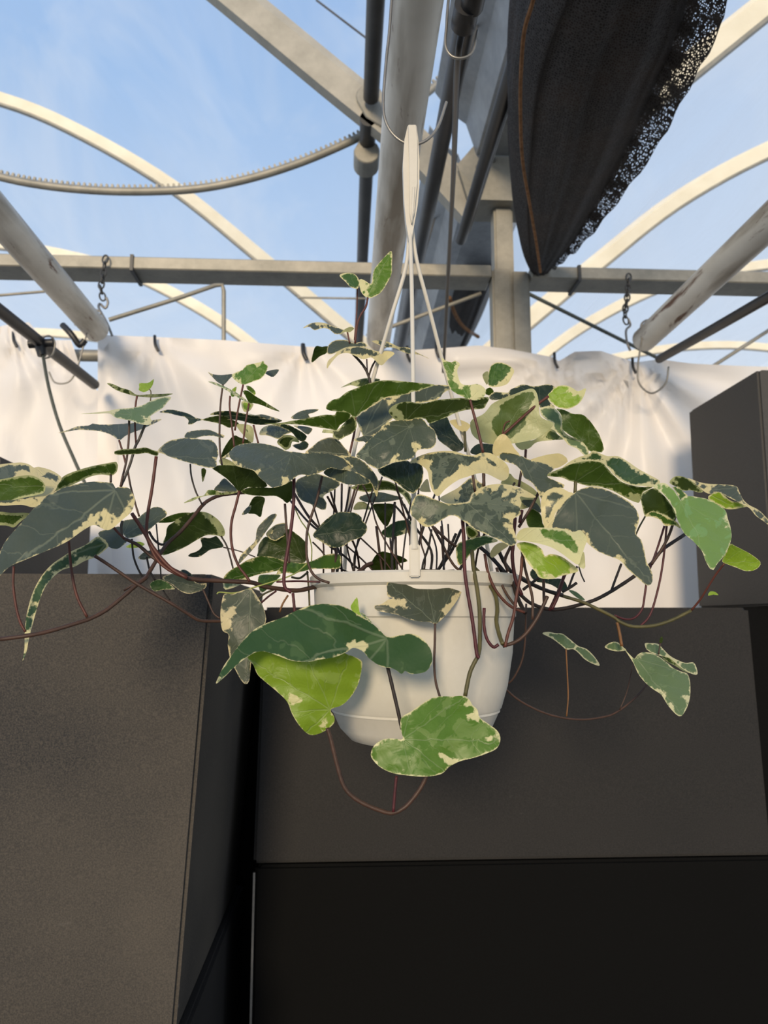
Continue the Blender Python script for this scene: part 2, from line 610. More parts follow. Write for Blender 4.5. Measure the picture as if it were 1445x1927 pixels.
# post with its head plate
post = empty('steel_post', W(0.605, 2.72, -EYE), 'galvanised steel post under the gutter beside the net bundle', 'post')
bm = bmesh.new(); box_bm(bm, W(0.565, 2.69, 1.25), W(0.640, 2.765, 1.60)); bmesh.ops.bevel(bm, geom=bm.edges[:], offset=0.008, segments=2, affect='EDGES')
bm_obj('upper_post', bm, M['galv'], post)
bm = bmesh.new(); box_bm(bm, W(0.548, 2.665, -EYE), W(0.622, 2.74, 1.335)); bmesh.ops.bevel(bm, geom=bm.edges[:], offset=0.008, segments=2, affect='EDGES')
bm_obj('lower_post', bm, M['galv'], post)
bm = bmesh.new(); box_bm(bm, W(0.6225, 2.672, -EYE), W(0.695, 2.75, 1.33)); bmesh.ops.bevel(bm, geom=bm.edges[:], offset=0.008, segments=2, affect='EDGES')
bm_obj('lower_post', bm, M['galv'], post)
bm = bmesh.new(); box_bm(bm, W(0.47, 2.64, 1.60), W(0.76, 2.80, 1.615)); bm_obj('head_plate', bm, M['galv'], post)
bm = bmesh.new()
pts = [(0.46, 1.615), (0.74, 1.615), (0.74, 1.70), (0.66, 1.86), (0.50, 1.86), (0.42, 1.76)]
vv = [bm.verts.new(W(x, 2.665, z)) for x, z in pts]; f_ = bm.faces.new(vv)
r_ = bmesh.ops.extrude_face_region(bm, geom=[f_]); bmesh.ops.translate(bm, verts=[q for q in r_['geom'] if isinstance(q, bmesh.types.BMVert)], vec=(0, 0.012, 0))
bm_obj('gusset_plate', bm, M['galv'], post)
for (x, z) in ((0.50, 1.66), (0.56, 1.78), (0.68, 1.66), (0.50, 1.75)):
    tube('bolt', [W(x, 2.652, z), W(x, 2.666, z)], 0.010, M['wire'], post, 6)

# cross beam: C-channel pieces either side of the post
beam = empty('cross_beam', W(0.6, 2.72, 1.30), 'galvanised cross beam spanning the house on both sides of the post', 'beam')
for (x0, x1) in ((-3.2, 0.545), (0.698, 4.2)):
    bm = bmesh.new(); box_bm(bm, W(x0, 2.66, 1.296), W(x1, 2.785, 1.345))
    bmesh.ops.bevel(bm, geom=bm.edges[:], offset=0.004, segments=1, affect='EDGES')
    bm_obj('channel', bm, M['galv'], beam)
for px in (247, 1090):
    c = at(px, 520, 2.66)
    bm = bmesh.new(); box_bm(bm, Vector((c.x - 0.006, 2.652, EYE + 1.286)), Vector((c.x + 0.006, 2.79, EYE + 1.349)))
    bm_obj('strap', bm, M['darkpipe'], beam)


def rod(name, pts, r, mat, label, cat, n=8, sm=0, group=None):
    return tube(name, pts, r, mat, None, n, sm, label=label, cat=cat, group=group)


# three painted pipes along the house
R0 = 0.0435
def ypipe(name, X, Z, r, y0, y1, mat, label, cat, n=20, sub=None):
    V, Fc = tube_geo([W(X, y0 + (y1 - y0) * i / 10, Z) for i in range(11)], r, n)
    return mesh_obj(name, V, Fc, mat, None, True, label=label, cat=cat, sharp=50)


ypipe('steel_pipe', 0.108, 1.0, R0, -0.6, 2.56, M['pipe'], 'rust-streaked painted pipe overhead that the white pot hangs from', 'pipe')
ypipe('steel_pipe', -0.878, 1.0, R0, -0.6, 2.52, M['pipe'], 'stained painted pipe on the left with a rusty end above the sheet', 'pipe')
ypipe('steel_pipe', 1.066, 1.0, R0, -0.6, 2.52, M['pipe'], 'stained painted pipe slanting in from the right edge to the sheet', 'pipe')
# cross bar behind the left pipe end that carries the sheet
rod('cross_bar', [W(-1.05, 2.66, 0.955), W(0.54, 2.66, 0.955)], 0.022, M['galv'], 'round steel bar along the top of the white sheet', 'bar', 12)
rod('cross_bar', [W(-3.4, 2.75, 0.79), W(-0.55, 2.75, 0.79)], 0.036, M['galv'], 'lower steel bar seen through the gap left of the white sheet', 'bar', 12)

# black tubes along the gutter
def along(px, py, Z, y0, y1):
    p = atz(px, py, Z)
    return [Vector((p.x, y0, p.z)), Vector((p.x, y1, p.z))]


rod('black_pipe', along(890, 0, 0.86, 0.35, 0.935), 0.0165, M['black'], 'short black irrigation pipe ending in a socket beside the rusty pipe', 'hose', 14)
E_ = atz(863, 92, 0.86)
rod('pipe_socket', [Vector((E_.x, 0.93, E_.z)), Vector((E_.x, 0.968, E_.z))], 0.0185, M['black'], 'black socket on the end of the short irrigation pipe', 'fitting', 16)
rod('drop_hose', [Vector((E_.x, 0.968, E_.z)), at(860, 130, 1.05), at(853, 330, 1.5), at(843, 520, 2.0), at(834, 700, 2.5)], 0.0055, M['black'], 'thin black hose dropping from the socket to the sheet', 'hose', 8, 6)
rod('black_pipe', along(846, 190, 1.45, 1.6, 6.5), 0.026, M['black'], 'black hose running back below the gutter left of the post', 'hose', 14)
rod('black_pipe', along(976, 90, 1.42, 0.6, 2.62), 0.020, M['black'], 'shiny black tube along the net bundle and gutter', 'hose', 14)
rod('black_pipe', along(985, 90, 1.46, 0.6, 2.62), 0.014, M['darkpipe'], 'dark steel conduit tucked between gutter and shiny black tube', 'pipe', 14)
bp = bpy.data.objects['black_pipe.001']
_p = atz(846, 190, 1.45)
for _y in (2.2, 3.4, 4.6, 5.8):
    tube('strap', [Vector((_p.x, _y, _p.z)), Vector((0.42, _y, EYE + 1.955))], 0.005, M['darkpipe'], bp, 6)
rod('irrigation_pipe', [at(-700, 40, 0.95), at(-60, 538, 1.75), at(60, 632, 2.05), at(178, 724, 2.5)], 0.017, M['black'], 'black irrigation pipe slanting down at the left edge', 'hose', 12, 4)
rod('irrigation_pipe', [at(1500, 528, 1.7), at(1340, 620, 2.1), at(1240, 676, 2.5)], 0.015, M['black'], 'black irrigation pipe slanting down at the right edge', 'hose', 12, 4)
em = empty('drip_emitter', at(78, 660, 2.1), 'black drip fitting with a thin green hose under the left irrigation pipe', 'emitter')
p0 = at(78, 648, 2.10)
tube('clip', [p0 + Vector((-0.035, 0, 0.0)), p0 + Vector((0.035, 0, 0.005))], 0.013, M['black'], em, 10)
tube('cap', [p0 + Vector((-0.004, 0, 0.0)), p0 + Vector((0.004, 0, -0.034))], [0.017, 0.013], M['black'], em, 10)
tube('thin_hose', [at(80, 664, 2.1), at(92, 730, 2.1), at(112, 800, 2.1), at(140, 866, 2.1), at(160, 910, 2.1)], 0.0048, M['greenhose'], em, 8, 5)

# drive shaft, toothed rack and pinion bracket
sx, sz = 0.082, 2.03
for y0, y1, lab in ((0.3, 2.66, 'dark steel vent shaft overhead, near length above the pinion'), (2.96, 9.0, 'dark steel vent shaft running back from the pinion')):
    V, Fc = tube_geo([W(sx + (0.0 if y0 < 1 else -0.008), y0, sz if y0 < 1 else sz - 0.05), W(sx + (0.0 if y0 < 1 else -0.008), y1, sz if y0 < 1 else sz - 0.05)], 0.031, 16)
    mesh_obj('vent_shaft', V, Fc, M['darkpipe'], None, True, sharp=50, label=lab, cat='shaft')
br = empty('pinion_bracket', W(sx, 2.8, sz - 0.1), 'cast steel pinion bracket holding the vent shaft on the near rib', 'bracket')
def plate(name, pts, y0, y1, mat, parent):
    bm = bmesh.new()
    vv = [bm.verts.new(W(x, y0, z)) for x, z in pts]
    f_ = bm.faces.new(vv)
    r_ = bmesh.ops.extrude_face_region(bm, geom=[f_])
    bmesh.ops.translate(bm, verts=[q for q in r_['geom'] if isinstance(q, bmesh.types.BMVert)], vec=(0, y1 - y0, 0))
    bmesh.ops.bevel(bm, geom=bm.edges[:], offset=0.004, segments=1, affect='EDGES')
    return bm_obj(name, bm, mat, parent)


def circ(cx, cz, r, a0, a1, k):
    return [(cx + r * math.cos(math.radians(a0 + (a1 - a0) * i / k)), cz + r * math.sin(math.radians(a0 + (a1 - a0) * i / k))) for i in range(k + 1)]


plate('side_plate', circ(sx - 0.005, sz + 0.03, 0.055, 20, 200, 8) + [(sx - 0.02, sz - 0.06), (sx + 0.045, sz - 0.10), (sx + 0.075, sz - 0.02)], 2.69, 2.70, M['galv'], br)
plate('pinion_housing', circ(sx - 0.012, sz - 0.105, 0.055, -180, 60, 10) + [(sx - 0.03, sz - 0.03)], 2.84, 2.95, M['galv'], br)
tube('hub', [W(sx - 0.01, 2.70, sz - 0.06), W(sx - 0.01, 2.98, sz - 0.06)], 0.034, M['darkpipe'], br, 14)
rk = empty('toothed_rack', at(340, 358, 2.9), 'curved steel gear rack with fine teeth hanging across the left sky', 'rack')
rp = [at(x, y, 2.9) for x, y in ((-900, -420), (-700, -160), (-500, 50), (-300, 205), (-110, 300), (0, 333), (90, 350), (190, 359), (290, 360), (380, 354), (470, 336), (560, 308), (640, 275), (700, 245), (770, 200), (840, 145), (900, 90))]
rp = catmull(rp, step=0.0115)
tube('rack_tube', rp, 0.0165, M['galv'], rk, 12)
V, Fc = [], []
for i in range(0, len(rp) - 2, 2):
    a, b = rp[i], rp[i + 1]
    t = (b - a).normalized(); up_ = Vector((-t.z, 0, t.x)) if t.x > 0 else Vector((t.z, 0, -t.x))
    up_ = Vector((-t.z, 0, t.x))
    k = len(V)
    for yy in (-0.006, 0.006):
        for (q, h) in ((-0.0065, 0.013), (0.0065, 0.013), (0.0035, 0.029), (-0.0035, 0.029)):
            V.append(a + t * q + up_ * h + Vector((0, yy, 0)))
    Fc += [[k, k + 1, k + 2, k + 3], [k + 7, k + 6, k + 5, k + 4], [k, k + 4, k + 5, k + 1], [k + 1, k + 5, k + 6, k + 2], [k + 2, k + 6, k + 7, k + 3], [k + 3, k + 7, k + 4, k]]
mesh_obj('rack_teeth', V, Fc, M['galv'], rk, kind='stuff')

# thin bracing rods
rod('brace_rod', [at(205, 602, 2.6), at(330, 563, 2.63), at(405, 537, 2.66), at(418, 536, 2.67), at(421, 548, 2.67), at(421, 645, 2.68)], 0.0085, M['galv'], 'bent thin steel rod left of the plant below the beam', 'rod', 8)
rod('brace_rod', [at(985, 548, 2.9), at(1300, 705, 3.3)], 0.008, M['greenhose'], 'thin dark rod falling right from the post', 'rod', 8)
rod('brace_rod', [at(1480, 600, 3.0), at(1340, 690, 3.0)], 0.008, M['galv'], 'thin steel rod at the far right above the sheet', 'rod', 8)
rod('brace_rod', [at(-40, 559, 3.0), at(90, 548, 3.0)], 0.006, M['galv'], 'thin steel wire at the left edge below the beam', 'rod', 8)
rod('brace_rod', [at(690, 632, 2.75), at(905, 552, 2.75)], 0.008, M['galv'], 'thin steel rod rising to the post behind the pot hanger', 'rod', 8)
rod('brace_rod', [at(560, 560, 4.0), at(690, 562, 4.0)], 0.006, M['galv'], 'thin far wire left of the rusty pipe', 'rod', 8)
rod('guy_wire', [at(595, 0, 2.9), at(700, 80, 2.9)], 0.005, M['darkpipe'], 'thin dark cable above the near rib', 'cable', 6)


def chain(px, pts, label):
    root = empty('chain', pts[0], label, 'chain')
    path = catmull(pts, step=0.026)
    for i, p in enumerate(path[:-1]):
        t = (path[i + 1] - p).normalized()
        side = Vector((1, 0, 0)) if i % 2 == 0 else Vector((0, 1, 0))
        side = (side - t * side.dot(t)).normalized()
        ring = []
        for k in range(14):
            a = 2 * math.pi * k / 14
            ring.append(p + t * (0.019 * math.cos(a)) + side * (0.010 * math.sin(a)))
        n = 5
        V, Fc = [], []
        nn = t.cross(side)
        for k in range(14):
            a = 2 * math.pi * k / 14
            outd = (t * math.cos(a) + side * math.sin(a)).normalized()
            for j in range(n):
                b = 2 * math.pi * j / n
                V.append(ring[k] + (outd * math.cos(b) + nn * math.sin(b)) * 0.0034)
        for k in range(14):
            for j in range(n):
                Fc.append([k * n + j, k * n + (j + 1) % n, ((k + 1) % 14) * n + (j + 1) % n, ((k + 1) % 14) * n + j])
        mesh_obj('link', V, Fc, M['darkpipe'], root, True)
    return root


c1 = chain(195, [at(198, 488, 2.64), at(193, 525, 2.62), at(190, 545, 2.61), at(197, 572, 2.6)], 'steel chain hung over the beam above the left pipe')
c2 = chain(1180, [at(1183, 522, 2.64), at(1180, 560, 2.62), at(1176, 590, 2.61), at(1180, 615, 2.6)], 'steel chain hung over the beam above the right pipe')
rod('s_hook', [at(200, 560, 2.6), at(203, 570, 2.6), at(198, 580, 2.6), at(188, 572, 2.6), at(186, 580, 2.58), at(196, 598, 2.57), at(203, 612, 2.56), at(211, 632, 2.56)], 0.0045, M['wire'], 'bent wire hook between the left chain and the pipe end', 'hook', 8, 5)
rod('s_hook', [at(1182, 600, 2.6), at(1186, 612, 2.6), at(1178, 622, 2.58), at(1180, 645, 2.54), at(1186, 660, 2.54)], 0.0045, M['wire'], 'bent wire hook between the right chain and the pipe', 'hook', 8, 5)
rod('wire_hanger', [W(1.114, 2.45, 0.985), W(1.10, 2.45, 1.03), W(1.066, 2.45, 1.0475), W(1.03, 2.45, 1.03), at(1207, 640, 2.45), at(1200, 690, 2.45), at(1203, 722, 2.45), at(1226, 740, 2.45), at(1252, 722, 2.45), at(1258, 690, 2.45)], 0.0035, M['wire'], 'empty wire pot hook hanging from the right pipe before the sheet', 'hook', 8, 6)
rod('wire_hanger', [W(-0.925, 2.45, 0.985), W(-0.91, 2.45, 1.03), W(-0.878, 2.45, 1.0475), W(-0.84, 2.45, 1.03), at(172, 600, 2.45), at(160, 640, 2.45), at(146, 690, 2.45), at(130, 718, 2.45), at(104, 720, 2.45), at(92, 700, 2.45)], 0.003, M['wire'], 'empty wire pot hook hanging from the left pipe before the sheet', 'hook', 8, 6)
rod('wire_hanger', [at(70, 640, 2.08), at(92, 632, 2.09), at(103, 645, 2.1), at(98, 668, 2.1), at(80, 676, 2.1)], 0.003, M['wire'], 'small curled wire above the left black drip fitting', 'wire', 8, 6)
rod('cable_knot', [at(118, 612, 2.45), at(128, 622, 2.44), at(138, 634, 2.44), at(150, 650, 2.45), at(160, 640, 2.45)], 0.011, M['black'], 'black cable knot under the rusty end of the left pipe', 'cable', 8, 4)

# ------------------------------------------------------------------ white sheets
def sheet(name, top, bottom, Y0, ties, label, seed, x0, x1, roll=None, left=None):
    rnd = random.Random(seed)
    tops = sorted(top)
    xs = [x0 + (x1 - x0) * i / 190 for i in range(191)]
    rows = 46
    V, Fc = [], []
    ty = [t_[1] for t_ in tops]; tx = [t_[0] for t_ in tops]
    for i in range(rows + 1):
        t = i / rows
        for x in xs:
            yt = float(np.interp(x, tx, ty))
            xx = x
            if left:
                lx = float(np.interp(yt + (bottom - yt) * t, [q[1] for q in left], [q[0] for q in left]))
                xx = x0 + (x - x0) * (lx - x0) / (x1 - x0)
            y = yt + (bottom - yt) * t
            d = 0.010 * math.sin(xx * 0.021 + y * 0.008 + seed) + 0.006 * math.sin(xx * 0.05 - y * 0.02 + seed * 2)
            for (cx, cy, amp, freq, reach) in ties:
                dx, dy = xx - cx, y - cy
                r = math.hypot(dx, dy) + 1e-3
                a = math.atan2(dx, dy)
                d += amp * math.sin(a * freq + seed) * math.exp(-r / reach) * min(1, r / 25)
            if roll:
                a0, a1, hgt = roll
                if a0 < xx < a1:
                    k = (y - yt) / hgt
                    if k < 1: d -= 0.035 * math.sqrt(max(0, 1 - (2 * k - 1) ** 2)) * min(1, (xx - a0) / 20, (a1 - xx) / 12)
            V.append(at(xx, y, Y0 + d))
    n = len(xs)
    for i in range(rows):
        for j in range(n - 1):
            Fc.append([i * n + j, i * n + j + 1, (i + 1) * n + j + 1, (i + 1) * n + j])
    return mesh_obj(name, V, Fc, M['sheet'], None, True, label=label, cat='sheet')


sheet('plastic_sheet', [(184, 630), (290, 634), (420, 640), (570, 652), (650, 655), (760, 660), (835, 655), (900, 650), (960, 657), (1040, 672), (1052, 680), (1080, 662), (1130, 660), (1195, 682), (1240, 676), (1300, 684), (1380, 688), (1560, 694), (2100, 705)],
      1290, 2.585, [(293, 640, 0.016, 9, 130), (572, 655, 0.016, 8, 130), (1045, 676, 0.024, 11, 150), (1195, 684, 0.034, 13, 230), (185, 632, 0.018, 7, 170)],
      'long white plastic sheet hung behind the plant from the round bar', 3, 184, 2100, roll=(832, 1045, 46))
sheet('plastic_sheet', [(-700, 640), (-350, 652), (-160, 640), (0, 628), (60, 612), (110, 606), (135, 640)], 1290, 2.60, [(30, 640, 0.014, 9, 150), (120, 640, 0.014, 8, 140)],
      'cream plastic sheet at the left edge beyond the gap with the bar', 5, -700, 190, left=[(128, 600), (134, 640), (150, 690), (178, 730), (215, 770), (260, 1300)])
for k, (x, y) in enumerate(((293, 648), (572, 664), (1045, 680), (1192, 690), (27, 640), (768, 668), (822, 660))):
    labs = ['black tie on the sheet near its left end', 'black tie with a white tip on the sheet left of the plant top', 'black tie at the right end of the rolled sheet edge', 'black tie below the end of the right pipe', 'black tie on the left cream sheet', 'black tie on the sheet just left of the pot hanger', 'black tie on the sheet beside the thin black hose']
    tube('cable_tie', [at(x - 2, y - 16, 2.585), at(x - 1, y, 2.572), at(x + 5, y + 13, 2.572)], 0.0055 if k != 1 else 0.008, M['black'], None, 8, 3, label=labs[k], cat='tie', group='ties on the sheets')

# ------------------------------------------------------------------ planter boxes
def planter(x0, x1, y0, y1, z0, z1, mat, label, spread=0.0, wall=0.035, bev=0.006, rim=0.0):
    bm = bmesh.new()
    zz = [(z0, spread), (z1, 0.0)]
    def ring(z, s, ins):
        return [bm.verts.new(W(a, b, z)) for a, b in ((x0 - s + ins, y0 - s + ins), (x1 + s - ins, y0 - s + ins), (x1 + s - ins, y1 + s - ins), (x0 - s + ins, y1 + s - ins))]
    r0 = ring(z0, spread, 0); r1 = ring(z1, 0, 0); r2 = ring(z1, 0, wall); r3 = ring(z1 - min(0.4, (z1 - z0) * 0.8), 0, wall)
    def band(a, b):
        for i in range(4): bm.faces.new([a[i], a[(i + 1) % 4], b[(i + 1) % 4], b[i]])
    bm.faces.new(r0[::-1]); band(r0, r1); band(r1, r2); band(r2, r3); bm.faces.new(r3)
    bmesh.ops.recalc_face_normals(bm, faces=bm.faces)
    bmesh.ops.bevel(bm, geom=bm.edges[:], offset=bev, segments=2, affect='EDGES')
    return bm_obj('planter_box', bm, mat, None, True, 40, label=label, cat='planter')


planter(-0.76, -0.203, 1.15, 1.84, -0.60, 0.069, M['box_left'], 'large charcoal planter box at the lower left with a dusty speckled front', -0.042)
planter(-0.755, -0.232, 1.142, 1.835, -EYE, -0.602, M['box_mid'], 'dark box under the charcoal planter with a protruding rim edge shaped to catch the light', -0.02)  # rim juts out so its lit edge reads as a pale line
planter(-0.745, -0.205, 1.90, 2.34, -EYE, 0.01, M['box_low'], 'added black box keeping the gap between charcoal and dark grey boxes dark', 0.0)  # made-up filler; without it the gap would show the bright background
planter(-0.176, 0.880, 1.60, 2.30, -0.486, 0.026, M['box_mid'], 'dark grey planter box behind the pot, stacked on the near-black one', 0.008)
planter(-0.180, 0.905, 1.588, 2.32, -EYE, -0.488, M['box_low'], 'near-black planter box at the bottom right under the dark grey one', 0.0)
planter(1.115, 2.1, 1.90, 2.315, 0.036, 0.676, M['box_right'], 'tall grey planter box at the right edge in front of the white sheet', 0.004)
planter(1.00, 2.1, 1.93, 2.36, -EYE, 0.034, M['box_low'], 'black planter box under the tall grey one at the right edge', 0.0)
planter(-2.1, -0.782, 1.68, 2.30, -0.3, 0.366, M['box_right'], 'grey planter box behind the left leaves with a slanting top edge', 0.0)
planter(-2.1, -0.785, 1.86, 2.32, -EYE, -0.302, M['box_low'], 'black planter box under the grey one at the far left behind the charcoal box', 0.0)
# added pale strip standing in for the light edge of the near-black box
bm = bmesh.new(); box_bm(bm, W(-0.1825, 1.583, -EYE), W(-0.1785, 1.588, -0.50))
bm_obj('corner_strip', bm, M['wire'], None, label='added pale strip standing in for the light left edge of the near-black box', cat='strip')

# ------------------------------------------------------------------ shade net bundle
def bundle(rows, label, netedge=True, seed=1):
    """rows: (y, xl, xr, Zb) silhouette stations from near to far"""
    root = empty('shade_net', atz((rows[-1][1] + rows[-1][2]) / 2, rows[-1][0], rows[-1][3]), label, 'shade net')
    st = catmull([Vector((r[0], r[1], r[2])) for r in rows], n=7)
    zz = np.interp([s.x for s in st], [r[0] for r in rows], [r[3] for r in rows])
    V, Fc, UV = [], [], []
    nA = 84
    edge_l = []
    L = 0; prev = None
    for i, s in enumerate(st):
        a = atz(s.y, s.x, zz[i]); b = atz(s.z, s.x, zz[i])
        c = (a + b) / 2; hw = (b - a).length / 2
        if prev is not None: L += (c - prev).length
        prev = c
        fall = min(1.0, i / 3 + 0.3)
        for j in range(nA + 1):
            t = j / nA * 2 - 1
            ang = t * math.radians(125)
            fold = 0.040 * math.sin(t * 24 + seed + 0.35 * math.sin(i * 0.3)) + 0.022 * math.sin(t * 47 + i * 0.06) + 0.045 * math.sin(t * 7 + i * 0.11)
            rr = hw * (1 + fold)
            x = c.x + rr * math.sin(ang) * (1.0 if abs(ang) < 1.57 else 1.0)
            z = c.z + hw * 0.75 * (1 - math.cos(ang)) * 1.0 + hw * fold * 0.8
            V.append(Vector((x, c.y, z)))
            UV.append((L, t * hw * 2.0))
    n = nA + 1
    for i in range(len(st) - 1):
        for j in range(nA):
            Fc.append([i * n + j, i * n + j + 1, (i + 1) * n + j + 1, (i + 1) * n + j])
    o = mesh_obj('net_folds', V, Fc, M['net'], root, True)
    ul = o.data.uv_layers.new(name='UVMap')
    for lp in o.data.loops:
        ul.data[lp.index].uv = UV[lp.vertex_index]
    if netedge:
        V, Fc, UV = [], [], []
        for i, s in enumerate(st):
            b = atz(s.z, s.x, zz[i] + 0.0)
            wdt = 0.026 * max(0.15, 1 - i / len(st))
            for k in range(6):
                q = k / 5
                V.append(b + Vector((-0.05 + (0.058 + wdt * 0.5) * q, -0.025 - 0.02 * q + 0.006 * math.sin(i * 0.9 + k), 0.06 - 0.05 * q + 0.006 * math.sin(i * 1.3))))
                UV.append((i * 0.02, q * 0.1))
        for i in range(len(st) - 1):
            for k in range(5):
                Fc.append([i * 6 + k, i * 6 + k + 1, i * 6 + 7 + k, i * 6 + 6 + k])
        o = mesh_obj('open_net_edge', V, Fc, M['net_edge'], root, True)
        ul = o.data.uv_layers.new(name='UVMap')
        for lp in o.data.loops:
            ul.data[lp.index].uv = UV[lp.vertex_index]
    return root


bundle([(-600, 1171, 1620, 1.22), (-120, 1030, 1385, 1.22), (0, 1003, 1345, 1.22), (100, 974, 1318, 1.22), (200, 958, 1268, 1.22), (300, 954, 1216, 1.23), (400, 962, 1146, 1.25), (470, 976, 1090, 1.27), (505, 988, 1052, 1.29), (524, 1000, 1030, 1.31)],
       'large black gathered shade net bundle hanging at the upper right')
bundle([(520, 872, 935, 1.75), (570, 848, 925, 1.75), (620, 832, 905, 1.78), (665, 822, 880, 1.85)], 'dark far shade net bundle behind the post', False, 4)
rod('twine', [atz(x, y, 1.19) for x, y in ((1010, -60), (1003, 0), (987, 55), (981, 120), (979, 200), (983, 300), (996, 380), (1008, 450), (1017, 512))], 0.0045, M['twine'], 'brown twine hanging down the left side of the net bundle', 'twine', 7, 6)
rod('twine', [atz(846, 560, 1.70), atz(856, 590, 1.70), atz(872, 615, 1.72), atz(900, 634, 1.74)], 0.011, M['twine'], 'short brown cord on the far net behind the pot hanger', 'twine', 7, 6)

# ------------------------------------------------------------------ hanging pot
PC = W(0.0865, 0.95, 0.0)
pot = empty('hanging_pot', PC + Vector((0, 0, -0.146)), 'white plastic hanging pot with three hanger strands in the centre', 'pot')
lathe('pot_wall', [(0.126, 0.030), (0.128, 0.0395), (0.1265, 0.004), (0.1245, 0.002), (0.1215, -0.04), (0.1145, -0.08), (0.1065, -0.106), (0.1045, -0.1085), (0.1045, -0.111), (0.1025, -0.113), (0.094, -0.131), (0.081, -0.1445), (0.076, -0.146), (0.0, -0.146)], PC, M['whitepl'], pot, 72)
lathe('pot_rim', [(0.119, 0.0), (0.1205, 0.05), (0.123, 0.0545), (0.131, 0.0545), (0.1335, 0.052), (0.1325, 0.0415), (0.1295, 0.039), (0.1275, 0.038)], PC, M['whitepl'], pot, 72)
V, Fc = [], []
rnd = random.Random(3)
for i in range(9):
    r = 0.1195 * i / 8
    for j in range(32):
        a = 2 * math.pi * j / 32
        V.append(PC + Vector((r * math.cos(a), r * math.sin(a), 0.045 + 0.010 * math.cos(r * 9) - 0.02 * (i == 8) + rnd.uniform(-.007, .007))))
for i in range(8):
    for j in range(32):
        Fc.append([i * 32 + j, i * 32 + (j + 1) % 32, (i + 1) * 32 + (j + 1) % 32, (i + 1) * 32 + j])
mesh_obj('soil', V, Fc, M['soil'], pot, kind='stuff')
HY = 0.93
knot = at(772, 440, HY)
for path, nm in (([at(780, 1062, 0.818), at(779, 1000, 0.822), at(778, 860, 0.838), at(777, 700, 0.865), at(775, 560, 0.892), at(773, 480, 0.918), at(771, 420, HY)], 1),
                 ([at(648, 1075, 1.03), at(657, 930, 1.02), at(667, 845, 1.01), at(700, 720, 0.985), at(735, 600, 0.955), at(764, 500, 0.94), at(770, 420, HY + 0.004)], 2),
                 ([at(925, 1075, 1.03), at(893, 900, 1.02), at(865, 800, 1.01), at(838, 700, 0.985), at(806, 575, 0.955), at(784, 490, 0.94), at(774, 420, HY + 0.004)], 3)):
    tube('hanger_strand', path, 0.0027, M['whitepl'], pot, 8, 5)
bm = bmesh.new(); c = at(780, 1055, 0.8135)
box_bm(bm, c + Vector((-0.0058, -0.002, -0.018)), c + Vector((0.0058, 0.003, 0.018))); bmesh.ops.bevel(bm, geom=bm.edges[:], offset=0.0012, segments=2, affect='EDGES')
bm_obj('clip', bm, M['whitepl'], pot)
tube('clip_stem', [at(780, 1035, 0.8145), at(779, 1010, 0.817), at(778.5, 980, 0.823)], [0.0052, 0.0042, 0.003], M['whitepl'], pot, 8)
# flat moulded top hook: central rib and two side flanges
def slab(name, pts, y0, y1, mat, parent):
    bm = bmesh.new()
    a = [bm.verts.new(at(x, y, y0)) for x, y in pts]
    b = [bm.verts.new(at(x, y, y0) + Vector((0, y1 - y0, 0))) for x, y in pts]
    bm.faces.new(a); bm.faces.new(b[::-1])
    for i in range(len(a)):
        bm.faces.new([a[i], b[i], b[(i + 1) % len(a)], a[(i + 1) % len(a)]])
    bmesh.ops.bevel(bm, geom=bm.edges[:], offset=0.0008, segments=1, affect='EDGES')
    return bm_obj(name, bm, mat, parent)


slab('hook_plate', [(767, 236), (784, 236), (787, 262), (789, 300), (789, 350), (786, 385), (779, 425), (775, 452), (769, 450), (764, 420), (760, 375), (758, 310), (761, 262)], HY - 0.006, HY + 0.006, M['whitepl'], pot)
slab('hook_rib', [(768, 234), (783, 234), (785, 262), (785, 345), (780, 400), (774, 420), (771, 400), (770, 300)], HY - 0.011, HY + 0.011, M['whitepl'], pot)
slab('hook_tab', [(776, 350), (781, 350), (778, 395), (776, 420), (774, 395)], HY - 0.013, HY - 0.008, M['whitepl'], pot)

# wire hooks over the central pipe
def over_pipe(px0, Y, side, loop, label):
    """a wire that comes over the pipe (X 0.108, Z 1.0) and hangs down to a loop"""
    top = []
    for k in range(9):
        a = math.radians(180 + 20 - 200 * k / 8) if side < 0 else math.radians(-20 + 200 * k / 8)
        top.append(W(0.108 + 0.0475 * math.cos(a), Y, 1.0 + 0.0475 * math.sin(a)))
    top = top[::-1]
    path = catmull(top + loop, n=4)
    return tube('wire_hook', path, 0.0021, M['wire'], None, 8, label=label, cat='hook')


over_pipe(740, 0.93, -1, [at(734, 40, 0.93), at(727, 110, 0.93), at(721, 195, 0.93), at(728, 235, 0.93), at(748, 261, 0.93), at(774, 272, 0.93), at(802, 264, 0.93), at(824, 238, 0.93), at(840, 192, 0.93)],
          'galvanised wire hook over the rusty pipe holding the white pot hanger')
over_pipe(835, 0.965, 1, [at(843, 8, 0.965), at(840, 50, 0.965), at(838, 86, 0.965), at(850, 106, 0.965), at(872, 109, 0.965), at(890, 96, 0.965), at(899, 58, 0.965)],
          'galvanised wire hook over the rusty pipe holding the short black pipe')

# ------------------------------------------------------------------ ivy plant
plant = empty('variegated_ivy', PC + Vector((0, 0, 0.04)), 'trailing variegated ivy with cream-edged leaves growing in the white pot', 'plant')
PL = Vector(plant.location)

OR = dict(A=(0, 680), B=(0, 1000), C=(200, 680), D=(200, 960), E=(400, 660), F=(400, 900), G=(570, 460), H=(600, 700), I=(770, 660), J=(770, 880), K=(950, 700), M=(1156, 840), N=(940, 1040), P=(1100, 1120), Q=(400, 1070), R=(660, 1060))
